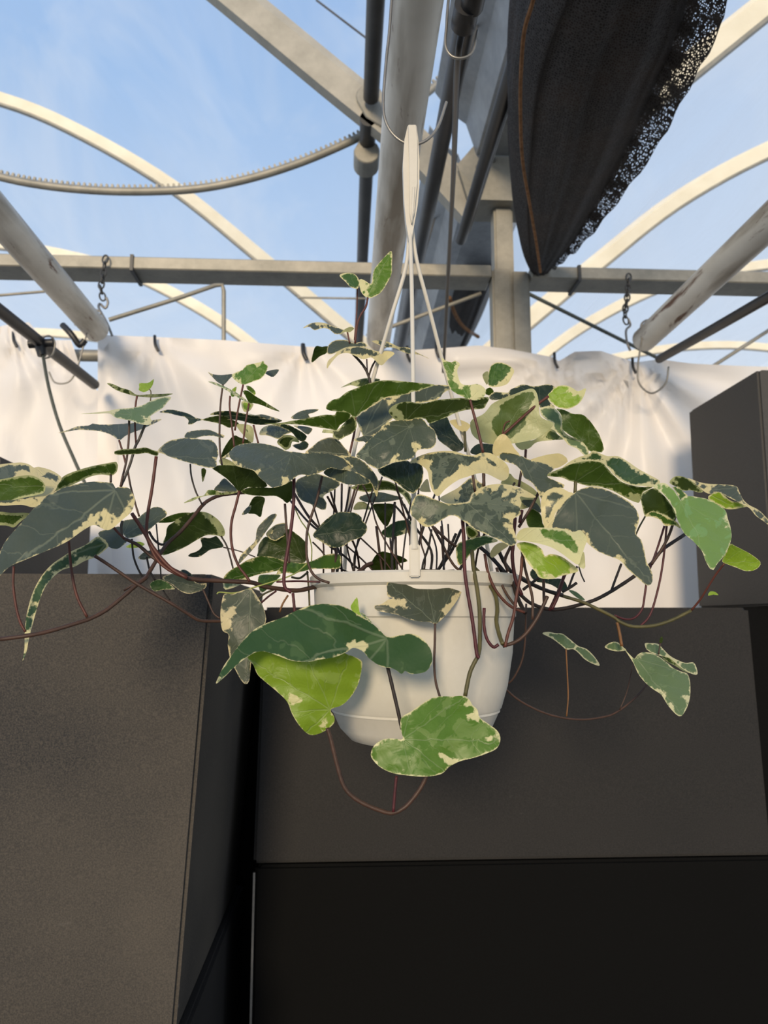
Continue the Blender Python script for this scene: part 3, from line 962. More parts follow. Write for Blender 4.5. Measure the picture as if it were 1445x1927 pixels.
# first green, second green, cream, patchiness, veins, tilt
PAL = dict(
    slate=((0.066, 0.084, 0.060), (0.098, 0.116, 0.084), (0.66, 0.57, 0.30), 0.15, 0.6, 1.3),  # sky sheen of upturned leaf tops is raised into these greens
    slatep=((0.056, 0.074, 0.048), (0.125, 0.148, 0.098), (0.66, 0.57, 0.30), 0.55, 0.6, 1.0),
    dark=((0.014, 0.030, 0.014), (0.028, 0.046, 0.026), (0.55, 0.50, 0.28), 0.1, 0.5, 0.8),
    green=((0.042, 0.100, 0.010), (0.070, 0.138, 0.024), (0.66, 0.60, 0.32), 0.25, 0.9, 0.7),
    deep=((0.028, 0.068, 0.013), (0.050, 0.098, 0.026), (0.66, 0.60, 0.32), 0.12, 1.0, 0.9),
    mid=((0.082, 0.178, 0.010), (0.145, 0.235, 0.045), (0.66, 0.63, 0.34), 0.45, 1.0, 0.6),
    sage=((0.115, 0.178, 0.075), (0.150, 0.220, 0.100), (0.62, 0.60, 0.36), 0.2, 0.7, 1.0),
    sagel=((0.140, 0.245, 0.055), (0.155, 0.285, 0.095), (0.62, 0.62, 0.36), 0.2, 0.5, 0.8),
    grey=((0.070, 0.082, 0.050), (0.105, 0.118, 0.078), (0.62, 0.52, 0.30), 0.2, 0.9, 0.5),
    lime=((0.215, 0.340, 0.016), (0.270, 0.390, 0.060), (0.62, 0.60, 0.30), 0.25, 0.9, 0.4),
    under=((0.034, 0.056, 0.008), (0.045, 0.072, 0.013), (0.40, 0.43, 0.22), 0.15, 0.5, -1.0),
    undl=((0.050, 0.094, 0.008), (0.064, 0.112, 0.013), (0.42, 0.45, 0.22), 0.15, 0.6, -0.9),  # lit copy of the underside greens, brightness put into the colour
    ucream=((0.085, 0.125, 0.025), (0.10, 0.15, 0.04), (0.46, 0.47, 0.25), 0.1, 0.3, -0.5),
    cream=((0.60, 0.50, 0.24), (0.66, 0.57, 0.30), (0.66, 0.57, 0.30), 0.0, 0.2, 0.8),
)
_leafno = [0]


def seg_dist(P, A, B):
    d = B - A
    L2 = (d ** 2).sum(1) + 1e-9
    t = np.clip(((P[:, None, :] - A[None]) * d[None]).sum(2) / L2[None], 0, 1)
    q = A[None] + t[..., None] * d[None]
    return np.sqrt(((P[:, None, :] - q) ** 2).sum(2)).min(1)


def inside(P, poly):
    x, y = P[:, 0], P[:, 1]
    r = np.zeros(len(P), bool)
    n = len(poly)
    for i in range(n):
        x1, y1 = poly[i]; x2, y2 = poly[(i + 1) % n]
        c = ((y1 > y) != (y2 > y)) & (x < (x2 - x1) * (y - y1) / (y2 - y1 + 1e-12) + x1)
        r ^= c
    return r


def leaf(org, D, base, tip, *panels, name='leaf', sx=0.0):
    """panels: dict(p=outline, k=palette, cw=cream px, t=tilt, sp=[(x,y,r)] cream spots, g=green island outline, dz)"""
    ox, oy = OR[org]
    cv = lambda q: (ox + q[0] / 5.0, oy + q[1] / 5.0)
    _leafno[0] += 1
    seed = (_leafno[0] * 0.37) % 9.0
    rnd = random.Random(_leafno[0])
    b = np.array(cv(base)); tp_ = np.array(cv(tip))
    ax = tp_ - b; Ln = np.linalg.norm(ax) + 1e-6; ax = ax / Ln; cxv = np.array([-ax[1], ax[0]])
    V, Fc, T1, T2, TC, LP, LQ = [], [], [], [], [], [], []
    for pn in panels:
        k = PAL[pn.get('k', 'slate')]
        out = [Vector((*cv(q), 0)) for q in pn['p']]
        poly = catmull(out, step=4.5, closed=True)
        poly = [(p.x, p.y) for p in poly]
        pa = np.array(poly)
        xs0, ys0 = pa.min(0); xs1, ys1 = pa.max(0)
        step = 6.0 if (xs1 - xs0) * (ys1 - ys0) > 2500 else 4.0
        gx, gy = np.meshgrid(np.arange(xs0, xs1, step), np.arange(ys0, ys1, step * 0.87))
        gx[1::2] += step / 2
        G = np.stack([gx.ravel(), gy.ravel()], 1)
        G = G[inside(G, poly)]
        A_, B_ = pa, np.roll(pa, -1, 0)
        if len(G):
            dg = seg_dist(G, A_, B_)
            G = G[dg > step * 0.45]
        pts = [Vector(p) for p in poly] + [Vector((float(a), float(c))) for a, c in G]
        res = delaunay_2d_cdt(pts, [], [list(range(len(poly)))], 1, 1e-4)
        v2 = np.array([(v.x, v.y) for v in res[0]])
        ed = seg_dist(v2, A_, B_)
        cw = pn.get('cw', 2.0)
        cw = cw - 0.7 if cw < 3 else cw
        if 'g' in pn:
            gp_ = np.array([cv(q) for q in pn['g']])
            gd = seg_dist(v2, gp_, np.roll(gp_, -1, 0))
            mg = np.where(inside(v2, [tuple(q) for q in gp_]), gd, -gd)
        else:
            mg = ed - cw
            for (qx, qy, qr) in pn.get('sp', []):
                c = cv((qx, qy)); r = qr / 5.0
                ra = np.array(c) - b
                ra = ra / (np.linalg.norm(ra) + 1e-6)
                e0 = (v2[:, 0] - c[0]) * ra[0] + (v2[:, 1] - c[1]) * ra[1]
                e1 = -(v2[:, 0] - c[0]) * ra[1] + (v2[:, 1] - c[1]) * ra[0]
                dd = np.hypot(e0 / 1.5, e1 / 0.8)
                an = np.arctan2(e1, e0)
                rw = r * (1 + 0.30 * np.sin(3 * an + qx) + 0.28 * np.sin(5 * an + qy) + 0.22 * np.sin(9 * an + qx * 2))
                mg = np.minimum(mg, (dd - rw) * 0.55)
        mg = mg / (10.0 * max(0.3, min(1.0, Ln / 130.0)))
        tilt = pn.get('t', k[5])
        du = ((v2 - b) @ ax) / Ln; dv = ((v2 - b) @ cxv) / Ln
        Dp = D + pn.get('dz', 0.0)
        pcy = pn.get('py', None)
        sxx = pn.get('sx', sx)
        # plane through the leaf base, then bowed across the midrib and along its length
        Yd = Dp - tilt * (v2[:, 1] - b[1]) * Dp / F + sxx * (v2[:, 0] - b[0]) * Dp / F
        size = Ln * Dp / F
        bow = pn.get('bow', 0.4)
        sg = 1.0 if tilt > 0 else -1.0
        Yd = Yd + sg * size * (bow * (dv ** 2) * 1.2 + 0.10 * np.abs(dv)) + size * 0.06 * np.sin(du * 8 + seed) * (0.25 + 1.6 * np.abs(dv)) + size * 0.012 * np.sin(du * 17 + dv * 11 + seed * 2) * np.sin(dv * 15 - du * 6) + size * 0.10 * (du ** 2)
        Yd = np.clip(Yd, D - 0.11, D + 0.13)
        vo = len(V)
        for i in range(len(v2)):
            V.append(at(v2[i, 0], v2[i, 1], float(Yd[i])))
        Fc += [[vo + q for q in f_] for f_ in res[2]]
        n = len(v2)
        jit = 1 + rnd.uniform(-.12, .12)
        T1 += [(k[0][0] * jit, k[0][1] * jit, k[0][2] * jit, 1)] * n
        T2 += [(k[1][0] * jit, k[1][1] * jit, k[1][2] * jit, 1)] * n
        TC += [(*k[2], 1)] * n
        for i in range(n):
            LP.append((float(du[i]), float(dv[i]), float(mg[i])))
        LQ += [(pn.get('pat', k[3]), pn.get('v', k[4]), seed)] * n
    # consistent winding towards the viewer's side
    Fo = []
    for f_ in Fc:
        a, c, d_ = V[f_[0]], V[f_[1]], V[f_[2]]
        nrm = (c - a).cross(d_ - a)
        Fo.append(f_ if nrm.dot(Vector((0, 0, EYE)) - a) > 0 else f_[::-1])
    o = mesh_obj(name, V, Fo, M['leaf'], plant, True)
    me = o.data
    for nm, dat in (('tint', T1), ('tint2', T2), ('cream', TC)):
        at_ = me.attributes.new(nm, 'FLOAT_COLOR', 'POINT')
        at_.data.foreach_set('color', np.array(dat, np.float32).ravel())
    for nm, dat in (('leafpos', LP), ('leafpar', LQ)):
        at_ = me.attributes.new(nm, 'FLOAT_VECTOR', 'POINT')
        at_.data.foreach_set('vector', np.array(dat, np.float32).ravel())
    return o


SC = dict(red=(0.062, 0.018, 0.012), brown=(0.042, 0.022, 0.015), dark=(0.016, 0.011, 0.009), olive=(0.062, 0.058, 0.022), mar=(0.048, 0.008, 0.011), grn=(0.20, 0.24, 0.06), grey=(0.045, 0.042, 0.036), tan=(0.13, 0.062, 0.022))


def stem(org, D, r, col, pts, name='petiole', taper=1.0):
    """r: radius in crop pixels (fifths of a frame pixel); D: number or (near end, far end)"""
    ox, oy = OR[org]
    D0, D1 = D if isinstance(D, tuple) else (D, D)
    n = len(pts)
    P3 = []
    for i, q in enumerate(pts):
        d = D0 + (D1 - D0) * i / max(1, n - 1)
        if len(q) > 2: d = q[2]
        P3.append(at(ox + q[0] / 5, oy + q[1] / 5, d))
    path = catmull(P3, n=5)
    rr = 1.18 * r / 5.0 * (D0 + D1) / 2 / F
    m_ = len(path)
    rad = []
    for i in range(m_):
        t = i / (m_ - 1)
        w = rr * (1 + (taper - 1) * t) * (1 + 0.05 * math.sin(i * 2.1))
        rad.append(w)
    V, Fc = tube_geo(path, rad, 7)
    o = mesh_obj(name, V, Fc, M['stem'], plant, True)
    a = o.data.attributes.new('tint', 'FLOAT_COLOR', 'POINT')
    c = SC[col]
    a.data.foreach_set('color', np.array([(*c, 1)] * len(V), np.float32).ravel())
    return o


def p(k, pts, **kw):
    d = dict(p=pts, k=k); d.update(kw); return d

# leaves: far ones first
leaf('A', .80, (1085, 1215), (-70, 2090),
     p('slate', [(-70, 2092), (-60, 1900), (0, 1790), (60, 1680), (200, 1520), (330, 1370), (470, 1250), (600, 1188), (720, 1153), (880, 1131), (1010, 1138), (1060, 1148), (1088, 1193), (1110, 1183), (1180, 1183), (1225, 1203), (1264, 1280), (1264, 1340), (1232, 1420), (1150, 1492), (1070, 1562), (1010, 1590), (960, 1572), (880, 1540), (780, 1592), (620, 1702), (440, 1782), (250, 1862), (100, 1927), (0, 2017)], cw=.6, pat=.1, v=1, bow=.2,
       sp=[(1000, 1570, 95), (1090, 1540, 60), (1190, 1460, 50), (1250, 1340, 32), (860, 1530, 60), (740, 1610, 40), (1235, 1250, 18), (600, 1690, 22)], t=.7))
leaf('A', .86, (560, 1180), (-80, 1150),
     p('slate', [(-90, 1000), (0, 970), (100, 958), (200, 952), (270, 968), (320, 1000), (360, 992), (470, 1020), (550, 1065), (582, 1105), (540, 1165), (520, 1215), (430, 1275), (330, 1370), (200, 1350), (0, 1355), (-90, 1300)], cw=4, sp=[(330, 1090, 110), (480, 1170, 60), (400, 1240, 70), (250, 1340, 60), (120, 1360, 40)]),
     p('undl', [(-90, 1130), (0, 1112), (180, 1080), (290, 1073), (380, 1110), (425, 1170), (412, 1235), (330, 1262), (240, 1280), (120, 1310), (40, 1348), (-90, 1350)], cw=3, dz=-.02, t=-.5))
leaf('A', .90, (130, 1550), (-100, 1480), p('undl', [(-90, 1430), (0, 1415), (100, 1425), (280, 1432), (190, 1510), (130, 1562), (60, 1545), (-90, 1530)], cw=5))
leaf('A', .90, (1040, 1070), (525, 1215), p('undl', [(525, 1215), (550, 1140), (600, 1080), (700, 1035), (850, 990), (1000, 960), (1095, 945), (1110, 975), (1098, 1040), (1060, 1072), (1035, 1075), (950, 1065), (850, 1085), (760, 1125), (650, 1175)], cw=3))
leaf('A', .96, (1125, 740), (548, 674), p('slate', [(548, 674), (640, 645), (730, 612), (840, 602), (870, 585), (960, 595), (1100, 590), (1250, 578), (1400, 558), (1520, 545), (1440, 590), (1330, 640), (1200, 690), (1130, 742), (1110, 735), (1040, 690), (950, 660), (880, 652), (740, 645), (640, 660)], cw=.5, t=2))
leaf('A', .90, (1240, 500), (760, 495), p('sage', [(760, 495), (870, 483), (1010, 468), (1100, 448), (1230, 438), (1330, 415), (1440, 362), (1540, 332), (1612, 338), (1580, 380), (1530, 440), (1470, 480), (1412, 520), (1427, 560), (1400, 597), (1330, 592), (1220, 557), (1090, 532), (1030, 492), (900, 494)], cw=2, t=1.5, sp=[(1400, 550, 30), (1040, 492, 20)]))
leaf('C', .95, (290, 325), (5, 205), p('under', [(5, 205), (60, 213), (140, 248), (220, 272), (290, 315), (400, 310), (500, 306), (625, 303), (560, 327), (450, 340), (340, 335), (285, 330), (200, 308), (110, 278), (50, 243)], cw=1))
leaf('C', .95, (405, 262), (310, 205), p('lime', [(310, 205), (370, 205), (410, 195), (448, 165), (437, 220), (415, 255), (395, 275), (350, 290), (305, 270), (310, 240)], cw=.5))
leaf('C', .86, (480, 875), (1040, 930),
     p('slate', [(480, 850), (530, 790), (600, 745), (720, 722), (830, 722), (900, 735), (990, 740), (1040, 800), (1055, 880), (1035, 930), (1040, 985), (990, 1003), (900, 990), (800, 960), (690, 930), (600, 900), (540, 872)], cw=1.2, sp=[(1040, 920, 14)], t=1.3),
     p('under', [(75, 850), (140, 828), (230, 823), (300, 818), (370, 810), (430, 832), (490, 852), (480, 890), (440, 882), (380, 864), (300, 872), (220, 874), (120, 882), (75, 870)], cw=1.5))
leaf('C', .97, (1098, 222), (955, 100), p('slate', [(955, 100), (1000, 120), (1080, 128), (1190, 122), (1155, 170), (1115, 215), (1095, 222), (1040, 190), (1000, 150)], cw=.5))
leaf('C', .97, (1500, 110), (1625, 78), p('slate', [(1490, 105), (1540, 85), (1625, 78), (1575, 145), (1530, 135)], cw=.5))
leaf('E', .93, (290, 318), (478, 95), p('mid', [(180, 230), (240, 195), (280, 180), (320, 135), (390, 120), (440, 110), (478, 95), (490, 120), (520, 145), (500, 210), (450, 265), (380, 290), (330, 310), (285, 320), (220, 285)], cw=1.5, sp=[(260, 265, 12), (440, 118, 22), (195, 235, 18)], t=.5))
leaf('E', .92, (345, 490), (630, 568), p('undl', [(285, 380), (330, 375), (400, 425), (450, 455), (530, 505), (632, 570), (560, 553), (460, 512), (380, 492), (345, 492), (310, 430)], cw=.5), p('sage', [(-40, 293), (20, 297), (100, 330), (200, 380), (290, 440), (345, 492), (300, 475), (220, 430), (100, 355)], cw=.5))
leaf('E', .95, (390, 420), (320, 330), p('lime', [(315, 330), (350, 333), (390, 365), (407, 400), (395, 422), (360, 392), (325, 362)], cw=1))
leaf('E', .96, (300, 575), (340, 480), p('lime', [(272, 480), (300, 470), (345, 485), (385, 500), (355, 560), (300, 577), (275, 530)], cw=3))
leaf('E', .95, (180, 430), (225, 340), p('lime', [(168, 410), (185, 362), (227, 338), (217, 382), (203, 432), (180, 434)], cw=.5))
leaf('C', .97, (900, 550), (500, 478), p('dark', [(500, 478), (570, 455), (640, 458), (700, 470), (780, 495), (840, 530), (915, 548), (850, 565), (810, 592), (768, 592), (775, 560), (740, 525), (680, 512), (600, 492)], cw=.6))
leaf('E', .99, (640, 660), (-25, 600), p('dark', [(-25, 602), (30, 573), (100, 566), (180, 568), (280, 588), (400, 612), (530, 632), (655, 655), (600, 680), (480, 698), (380, 690), (250, 655), (120, 645), (60, 610)], cw=.6, t=-1), p('slate', [(330, 590), (400, 605), (480, 600), (640, 650), (560, 650), (450, 635)], cw=.6, dz=-.01))
leaf('E', 1.0, (240, 690), (-90, 650), p('under', [(-95, 650), (0, 618), (100, 612), (170, 640), (250, 690), (160, 725), (90, 695), (0, 672)], cw=1))
leaf('E', .97, (850, 850), (560, 690), p('dark', [(560, 690), (700, 695), (780, 730), (850, 770), (888, 810), (855, 855), (800, 835), (740, 765), (650, 720)], cw=.8, t=-.8))
leaf('E', 1.0, (620, 830), (750, 740), p('slatep', [(440, 790), (460, 735), (520, 702), (600, 697), (700, 735), (760, 760), (680, 792), (620, 832), (560, 812), (500, 795)], cw=2, sp=[(460, 770, 45)]))
leaf('E', 1.02, (700, 920), (640, 820), p('under', [(605, 860), (660, 800), (740, 795), (800, 830), (815, 865), (750, 855), (735, 905), (690, 935), (640, 900)], cw=4))
leaf('E', 1.02, (830, 920), (870, 850), p('dark', [(750, 890), (820, 870), (860, 845), (905, 880), (880, 925), (820, 935)], cw=1))
leaf('E', .99, (760, 640), (1000, 552), p('slate', [(735, 630), (800, 580), (880, 555), (1000, 550), (960, 580), (900, 600), (920, 628), (850, 645), (760, 645)], cw=.8))
leaf('E', 1.0, (880, 790), (930, 720), p('slate', [(760, 705), (860, 710), (940, 735), (900, 790), (870, 780), (820, 740)], cw=1))
leaf('E', .93, (1165, 748), (490, 685),
     p('undl', [(485, 686), (640, 678), (750, 658), (850, 643), (950, 622), (1060, 602), (1150, 603), (1165, 573), (1260, 568), (1300, 610), (1260, 660), (1200, 700), (1165, 748), (1100, 738), (1000, 722), (870, 702), (750, 692), (600, 692)], cw=1.5),
     p('under', [(1165, 746), (1230, 690), (1290, 625), (1330, 620), (1358, 700), (1320, 770), (1240, 812), (1195, 838), (1130, 812), (1132, 780), (1028, 770), (1040, 740)], cw=2.5, t=-.3))
leaf('H', .815, (345, 425), (1080, 125),
     p('undl', [(65, 340), (90, 290), (140, 258), (190, 245), (260, 190), (350, 153), (440, 118), (560, 83), (680, 78), (800, 88), (900, 98), (1000, 108), (1090, 122), (980, 162), (860, 192), (760, 222), (650, 232), (560, 272), (450, 347), (400, 378), (345, 430), (320, 422), (270, 383), (180, 373), (100, 362)], cw=1.5, t=-.5))
leaf('H', .835, (420, 600), (1240, 140),
     p('slate', [(355, 430), (440, 352), (560, 268), (650, 228), (750, 222), (860, 190), (980, 158), (1080, 122), (1230, 128), (1245, 155), (1170, 200), (1120, 258), (980, 290), (820, 300), (760, 340), (720, 400), (690, 445), (640, 485), (560, 572), (500, 605), (440, 640), (415, 600), (380, 520)], cw=2, v=1, pat=.3, t=.4, sp=[(700, 255, 32), (365, 500, 28)]),
     p('slate', [(325, 637), (400, 608), (500, 570), (560, 590), (500, 650), (440, 667), (420, 652), (370, 657)], cw=1.5))
leaf('H', .79, (850, 520), (350, 800),
     p('slatep', [(348, 792), (400, 720), (470, 640), (540, 578), (600, 518), (640, 480), (720, 455), (850, 450), (930, 433), (990, 453), (1022, 500), (1080, 540), (1102, 600), (1097, 680), (1050, 722), (960, 727), (920, 747), (890, 802), (820, 832), (700, 852), (630, 882), (560, 912), (480, 882), (420, 832)], cw=1.2, pat=.2, t=.7, sp=[(905, 700, 38), (715, 825, 28), (590, 540, 20)]))
leaf('H', .80, (820, 455), (1600, 300),
     p('under', [(655, 370), (680, 330), (750, 293), (840, 278), (930, 293), (1020, 288), (1110, 263), (1220, 253), (1340, 243), (1420, 250), (1595, 238), (1572, 310), (1552, 342), (1490, 350), (1390, 357), (1280, 387), (1210, 422), (1130, 452), (1040, 485), (1000, 442), (930, 440), (850, 452), (820, 458), (720, 452), (690, 422), (660, 387)], cw=2, t=-.8, sp=[(690, 350, 50)]))
leaf('I', .95, (480, 900), (190, 690), p('dark', [(185, 690), (260, 655), (350, 620), (385, 690), (430, 770), (485, 850), (515, 880), (500, 932), (430, 952), (360, 905), (280, 845), (248, 780)], cw=.4, t=.3))
leaf('I', .785, (480, 1000), (265, 1365),
     p('slatep', [(0, 1052), (80, 998), (200, 958), (330, 943), (430, 948), (520, 975), (610, 985), (680, 960), (760, 963), (830, 1000), (900, 1050), (937, 1110), (932, 1190), (880, 1224), (820, 1202), (740, 1162), (660, 1152), (560, 1182), (470, 1212), (390, 1262), (330, 1312), (270, 1370), (220, 1322), (190, 1240), (170, 1130), (110, 1077), (60, 1052)],
       pat=.6, g=[(30, 1035), (120, 990), (300, 955), (430, 962), (560, 995), (640, 995), (720, 1000), (800, 1050), (840, 1100), (780, 1085), (690, 1010), (600, 1050), (560, 1090), (480, 1065), (440, 1150), (330, 1210), (270, 1290), (250, 1330), (215, 1250), (210, 1150), (190, 1090), (230, 1030), (130, 1020)], t=.8))
leaf('H', .80, (900, 1135), (560, 910), p('dark', [(553, 912), (640, 878), (720, 848), (830, 833), (870, 855), (942, 850), (977, 900), (982, 970), (962, 1060), (900, 1138), (860, 1138), (800, 1102), (740, 1052), (660, 1002), (590, 972)], cw=1.6, t=.5))
leaf('J', .765, (540, 330), (990, 715),
     p('slatep', [(10, 430), (30, 320), (80, 253), (150, 263), (240, 298), (360, 338), (480, 333), (560, 318), (600, 248), (680, 188), (780, 158), (900, 156), (1020, 183), (1120, 228), (1192, 277), (1110, 282), (1040, 272), (1057, 330), (1042, 380), (1047, 440), (1000, 467), (980, 482), (977, 560), (1002, 640), (1007, 710), (960, 737), (880, 702), (800, 662), (700, 617), (620, 582), (540, 522), (490, 492), (440, 457), (380, 452), (310, 492), (220, 547), (150, 557), (110, 532), (60, 482)], cw=2, pat=.55, t=.7,
       sp=[(680, 200, 40), (800, 160, 55), (950, 190, 60), (1100, 250, 60), (1010, 330, 35), (960, 460, 40), (960, 560, 35), (990, 640, 25), (110, 500, 22)]))
leaf('J', .90, (560, 320), (650, 120), p('slatep', [(285, 292), (370, 238), (460, 188), (570, 98), (640, 118), (665, 140), (705, 170), (600, 245), (560, 315), (470, 340), (360, 338)], cw=2, pat=.5, sp=[(340, 280, 70), (430, 210, 50), (620, 120, 40)]))
leaf('J', .93, (190, 230), (110, 200), p('cream', [(105, 180), (170, 105), (195, 200), (205, 228), (105, 222)], cw=0))
leaf('I', .90, (870, 790), (1160, 360),
     p('ucream', [(573, 700), (590, 650), (690, 600), (740, 550), (780, 500), (880, 448), (990, 408), (1080, 373), (1160, 356), (1200, 400), (1217, 480), (1237, 620), (1357, 685), (1290, 762), (1200, 822), (1100, 852), (980, 872), (850, 882), (730, 872), (650, 842), (590, 782)],
       g=[(775, 640), (840, 600), (850, 520), (950, 450), (1080, 388), (1165, 385), (1185, 440), (1120, 550), (1090, 640), (1105, 690), (1030, 770), (950, 832), (830, 812), (780, 740)], t=-.3))
leaf('K', .87, (150, 790), (350, 1200),
     p('slate', [(-72, 772), (0, 758), (80, 763), (150, 788), (240, 828), (330, 848), (420, 878), (465, 908), (400, 977), (430, 1003), (560, 1062), (552, 1092), (460, 1092), (380, 1142), (350, 1204), (300, 1112), (260, 1047), (180, 992), (140, 912), (80, 867), (0, 842), (-60, 802)], cw=1.2, pat=.3, t=.8, sp=[(320, 1130, 28), (600, 1085, 60), (0, 845, 14)]),
     p('cream', [(-115, 762), (-105, 670), (-50, 593), (0, 588), (40, 630), (90, 720), (138, 780), (50, 765), (-50, 762), (-72, 800)], cw=0, t=.3),
     p('cream', [(235, 830), (320, 798), (430, 773), (520, 768), (582, 810), (592, 842), (520, 892), (450, 907), (390, 872), (300, 847)], cw=0, dz=.02, t=.8))
leaf('K', .93, (790, 740), (520, 350),
     p('undl', [(485, 345), (560, 358), (640, 393), (720, 398), (780, 438), (850, 528), (902, 620), (932, 730), (912, 757), (850, 747), (790, 742), (730, 662), (640, 612), (545, 542), (540, 450), (520, 390)], cw=1, t=-.4),
     p('sage', [(330, 347), (380, 324), (440, 329), (490, 360), (540, 440), (545, 540), (600, 600), (690, 635), (750, 680), (787, 740), (782, 797), (730, 772), (680, 722), (600, 687), (560, 642), (480, 562), (420, 522), (455, 490), (380, 442), (340, 402)], cw=3, t=.6, dz=-.01))
leaf('K', .97, (200, 735), (430, 520), p('ucream', [(268, 640), (380, 558), (430, 508), (500, 590), (552, 632), (450, 642), (340, 652), (280, 672), (230, 717), (150, 732), (95, 670), (180, 640)], g=[(380, 620), (420, 550), (480, 580), (545, 625), (450, 640)], t=-.4))
leaf('K', .99, (330, 330), (-150, 230), p('dark', [(-150, 232), (-100, 188), (30, 195), (50, 168), (110, 138), (170, 116), (260, 133), (330, 128), (410, 116), (475, 150), (430, 220), (410, 250), (430, 290), (475, 335), (400, 325), (330, 335), (300, 240), (270, 190), (180, 200), (60, 240), (-60, 262), (-130, 262)], cw=1, sp=[(0, 185, 26)], t=.2))
leaf('K', .90, (400, 232), (760, 155), p('lime', [(398, 228), (430, 188), (480, 138), (570, 126), (640, 153), (690, 183), (762, 153), (737, 240), (690, 302), (600, 347), (510, 337), (440, 292)], cw=2, sp=[(650, 180, 40), (730, 190, 34)], pat=.6, t=.3))
leaf('K', .86, (655, 1035), (1390, 1075),
     p('undl', [(397, 977), (450, 938), (540, 903), (620, 868), (720, 843), (820, 838), (910, 853), (960, 898), (1030, 978), (1110, 1038), (1200, 1068), (1300, 1083), (1392, 1080), (1300, 1132), (1280, 1180), (1262, 1230), (1190, 1210), (1100, 1165), (1000, 1112), (880, 1078), (780, 1072), (690, 1047), (640, 1032), (600, 1022), (530, 992)], cw=2, sp=[(1230, 1190, 45)], t=-.8),
     p('deep', [(540, 905), (600, 850), (700, 800), (790, 772), (830, 738), (900, 768), (970, 792), (1060, 792), (1150, 838), (1250, 908), (1340, 958), (1450, 1018), (1450, 1052), (1380, 1082), (1290, 1072), (1200, 1067), (1110, 1032), (1030, 972), (960, 892), (900, 852), (820, 840), (720, 845), (620, 868)], cw=3.5, sp=[(930, 830, 35), (700, 840, 25), (1290, 935, 32), (1350, 1060, 30), (1230, 880, 20)], t=1.2))
leaf('K', .81, (660, 1130), (1370, 2000),
     p('slate', [(600, 1180), (640, 1148), (700, 1108), (800, 1078), (900, 1088), (1000, 1128), (1120, 1188), (1200, 1248), (1252, 1330), (1262, 1400), (1232, 1520), (1282, 1580), (1312, 1680), (1332, 1780), (1382, 1880), (1390, 1950), (1375, 1995), (1330, 2007), (1240, 1932), (1150, 1852), (1080, 1772), (950, 1722), (850, 1672), (760, 1592), (740, 1552), (700, 1502), (640, 1507), (560, 1482), (450, 1472), (438, 1450), (460, 1380), (500, 1290), (560, 1220)], cw=1.2, pat=.15, t=.6, sp=[(790, 1590, 28), (1100, 1770, 22), (730, 1510, 22), (1240, 1440, 10)]),
     p('slatep', [(340, 1300), (343, 1200), (380, 1128), (450, 1093), (530, 1093), (600, 1128), (645, 1142), (590, 1190), (520, 1270), (470, 1340), (440, 1465), (380, 1470), (350, 1382)], cw=9, sp=[(400, 1420, 40), (380, 1250, 36)], t=.6))
leaf('K', .77, (115, 1600), (770, 1570),
     p('mid', [(108, 1542), (150, 1483), (220, 1463), (320, 1463), (450, 1468), (560, 1478), (640, 1508), (712, 1488), (772, 1570), (752, 1640), (722, 1730), (692, 1812), (620, 1772), (540, 1712), (440, 1652), (330, 1617), (200, 1592), (120, 1582)], g=[(330, 1480), (460, 1485), (560, 1495), (640, 1560), (690, 1640), (690, 1710), (640, 1700), (570, 1640), (470, 1590), (350, 1540)], t=.8, pat=.4),
     p('lime', [(108, 1622), (180, 1600), (280, 1622), (350, 1672), (375, 1732), (430, 1712), (520, 1732), (600, 1782), (692, 1867), (620, 1897), (520, 1922), (460, 1945), (390, 1948), (320, 1932), (290, 1882), (220, 1802), (160, 1702)], cw=2.5, sp=[(420, 1940, 40), (640, 1860, 25)], t=-.3, dz=.012),
     p('ucream', [(690, 1815), (740, 1690), (757, 1830), (745, 1852)], cw=9))
leaf('M', .84, (625, 520), (925, 1160),
     p('sagel', [(360, 378), (430, 346), (480, 348), (530, 388), (580, 438), (622, 510), (640, 488), (700, 468), (790, 478), (880, 498), (960, 543), (1042, 600), (1067, 680), (1092, 760), (1102, 850), (1082, 930), (1032, 1030), (970, 1102), (930, 1164), (900, 1152), (860, 1082), (820, 982), (740, 892), (660, 822), (610, 732), (580, 652), (545, 562), (490, 482), (430, 422)], cw=1.2, sp=[(1060, 700, 16), (1075, 760, 16), (430, 370, 20)], t=.6),
     p('under', [(248, 470), (300, 418), (380, 393), (430, 430), (490, 490), (545, 570), (578, 640), (562, 692), (500, 662), (430, 632), (350, 612), (290, 655), (263, 570)], cw=1.2, dz=.02, t=-.5),
     p('green', [(288, 657), (350, 610), (440, 638), (550, 690), (595, 720), (622, 772), (560, 742), (480, 747), (430, 692), (350, 662)], cw=2, dz=.01, t=-.5),
     p('green', [(548, 384), (600, 388), (650, 428), (690, 466), (640, 490), (620, 505), (590, 440)], cw=1.5, dz=.03))
leaf('M', .90, (850, 430), (1450, 720),
     p('slate', [(690, 298), (790, 333), (880, 352), (1000, 357), (1140, 372), (1172, 420), (1212, 500), (1270, 553), (1340, 588), (1400, 638), (1470, 720), (1450, 738), (1400, 702), (1330, 652), (1270, 582), (1180, 532), (1080, 482), (980, 432), (900, 447), (840, 422), (760, 352)], cw=1.5, sp=[(870, 415, 28)], t=1),
     p('under', [(518, 342), (560, 288), (620, 280), (680, 298), (740, 338), (790, 383), (835, 427), (790, 433), (720, 413), (650, 418), (590, 383)], cw=2, sp=[(530, 320, 40), (840, 410, 22)], t=-.8),
     p('lime', [(883, 470), (970, 428), (1030, 458), (1090, 508), (1190, 533), (1272, 556), (1200, 577), (1100, 592), (1030, 582), (980, 552), (900, 512)], cw=2.5, dz=-.01, t=-.6))
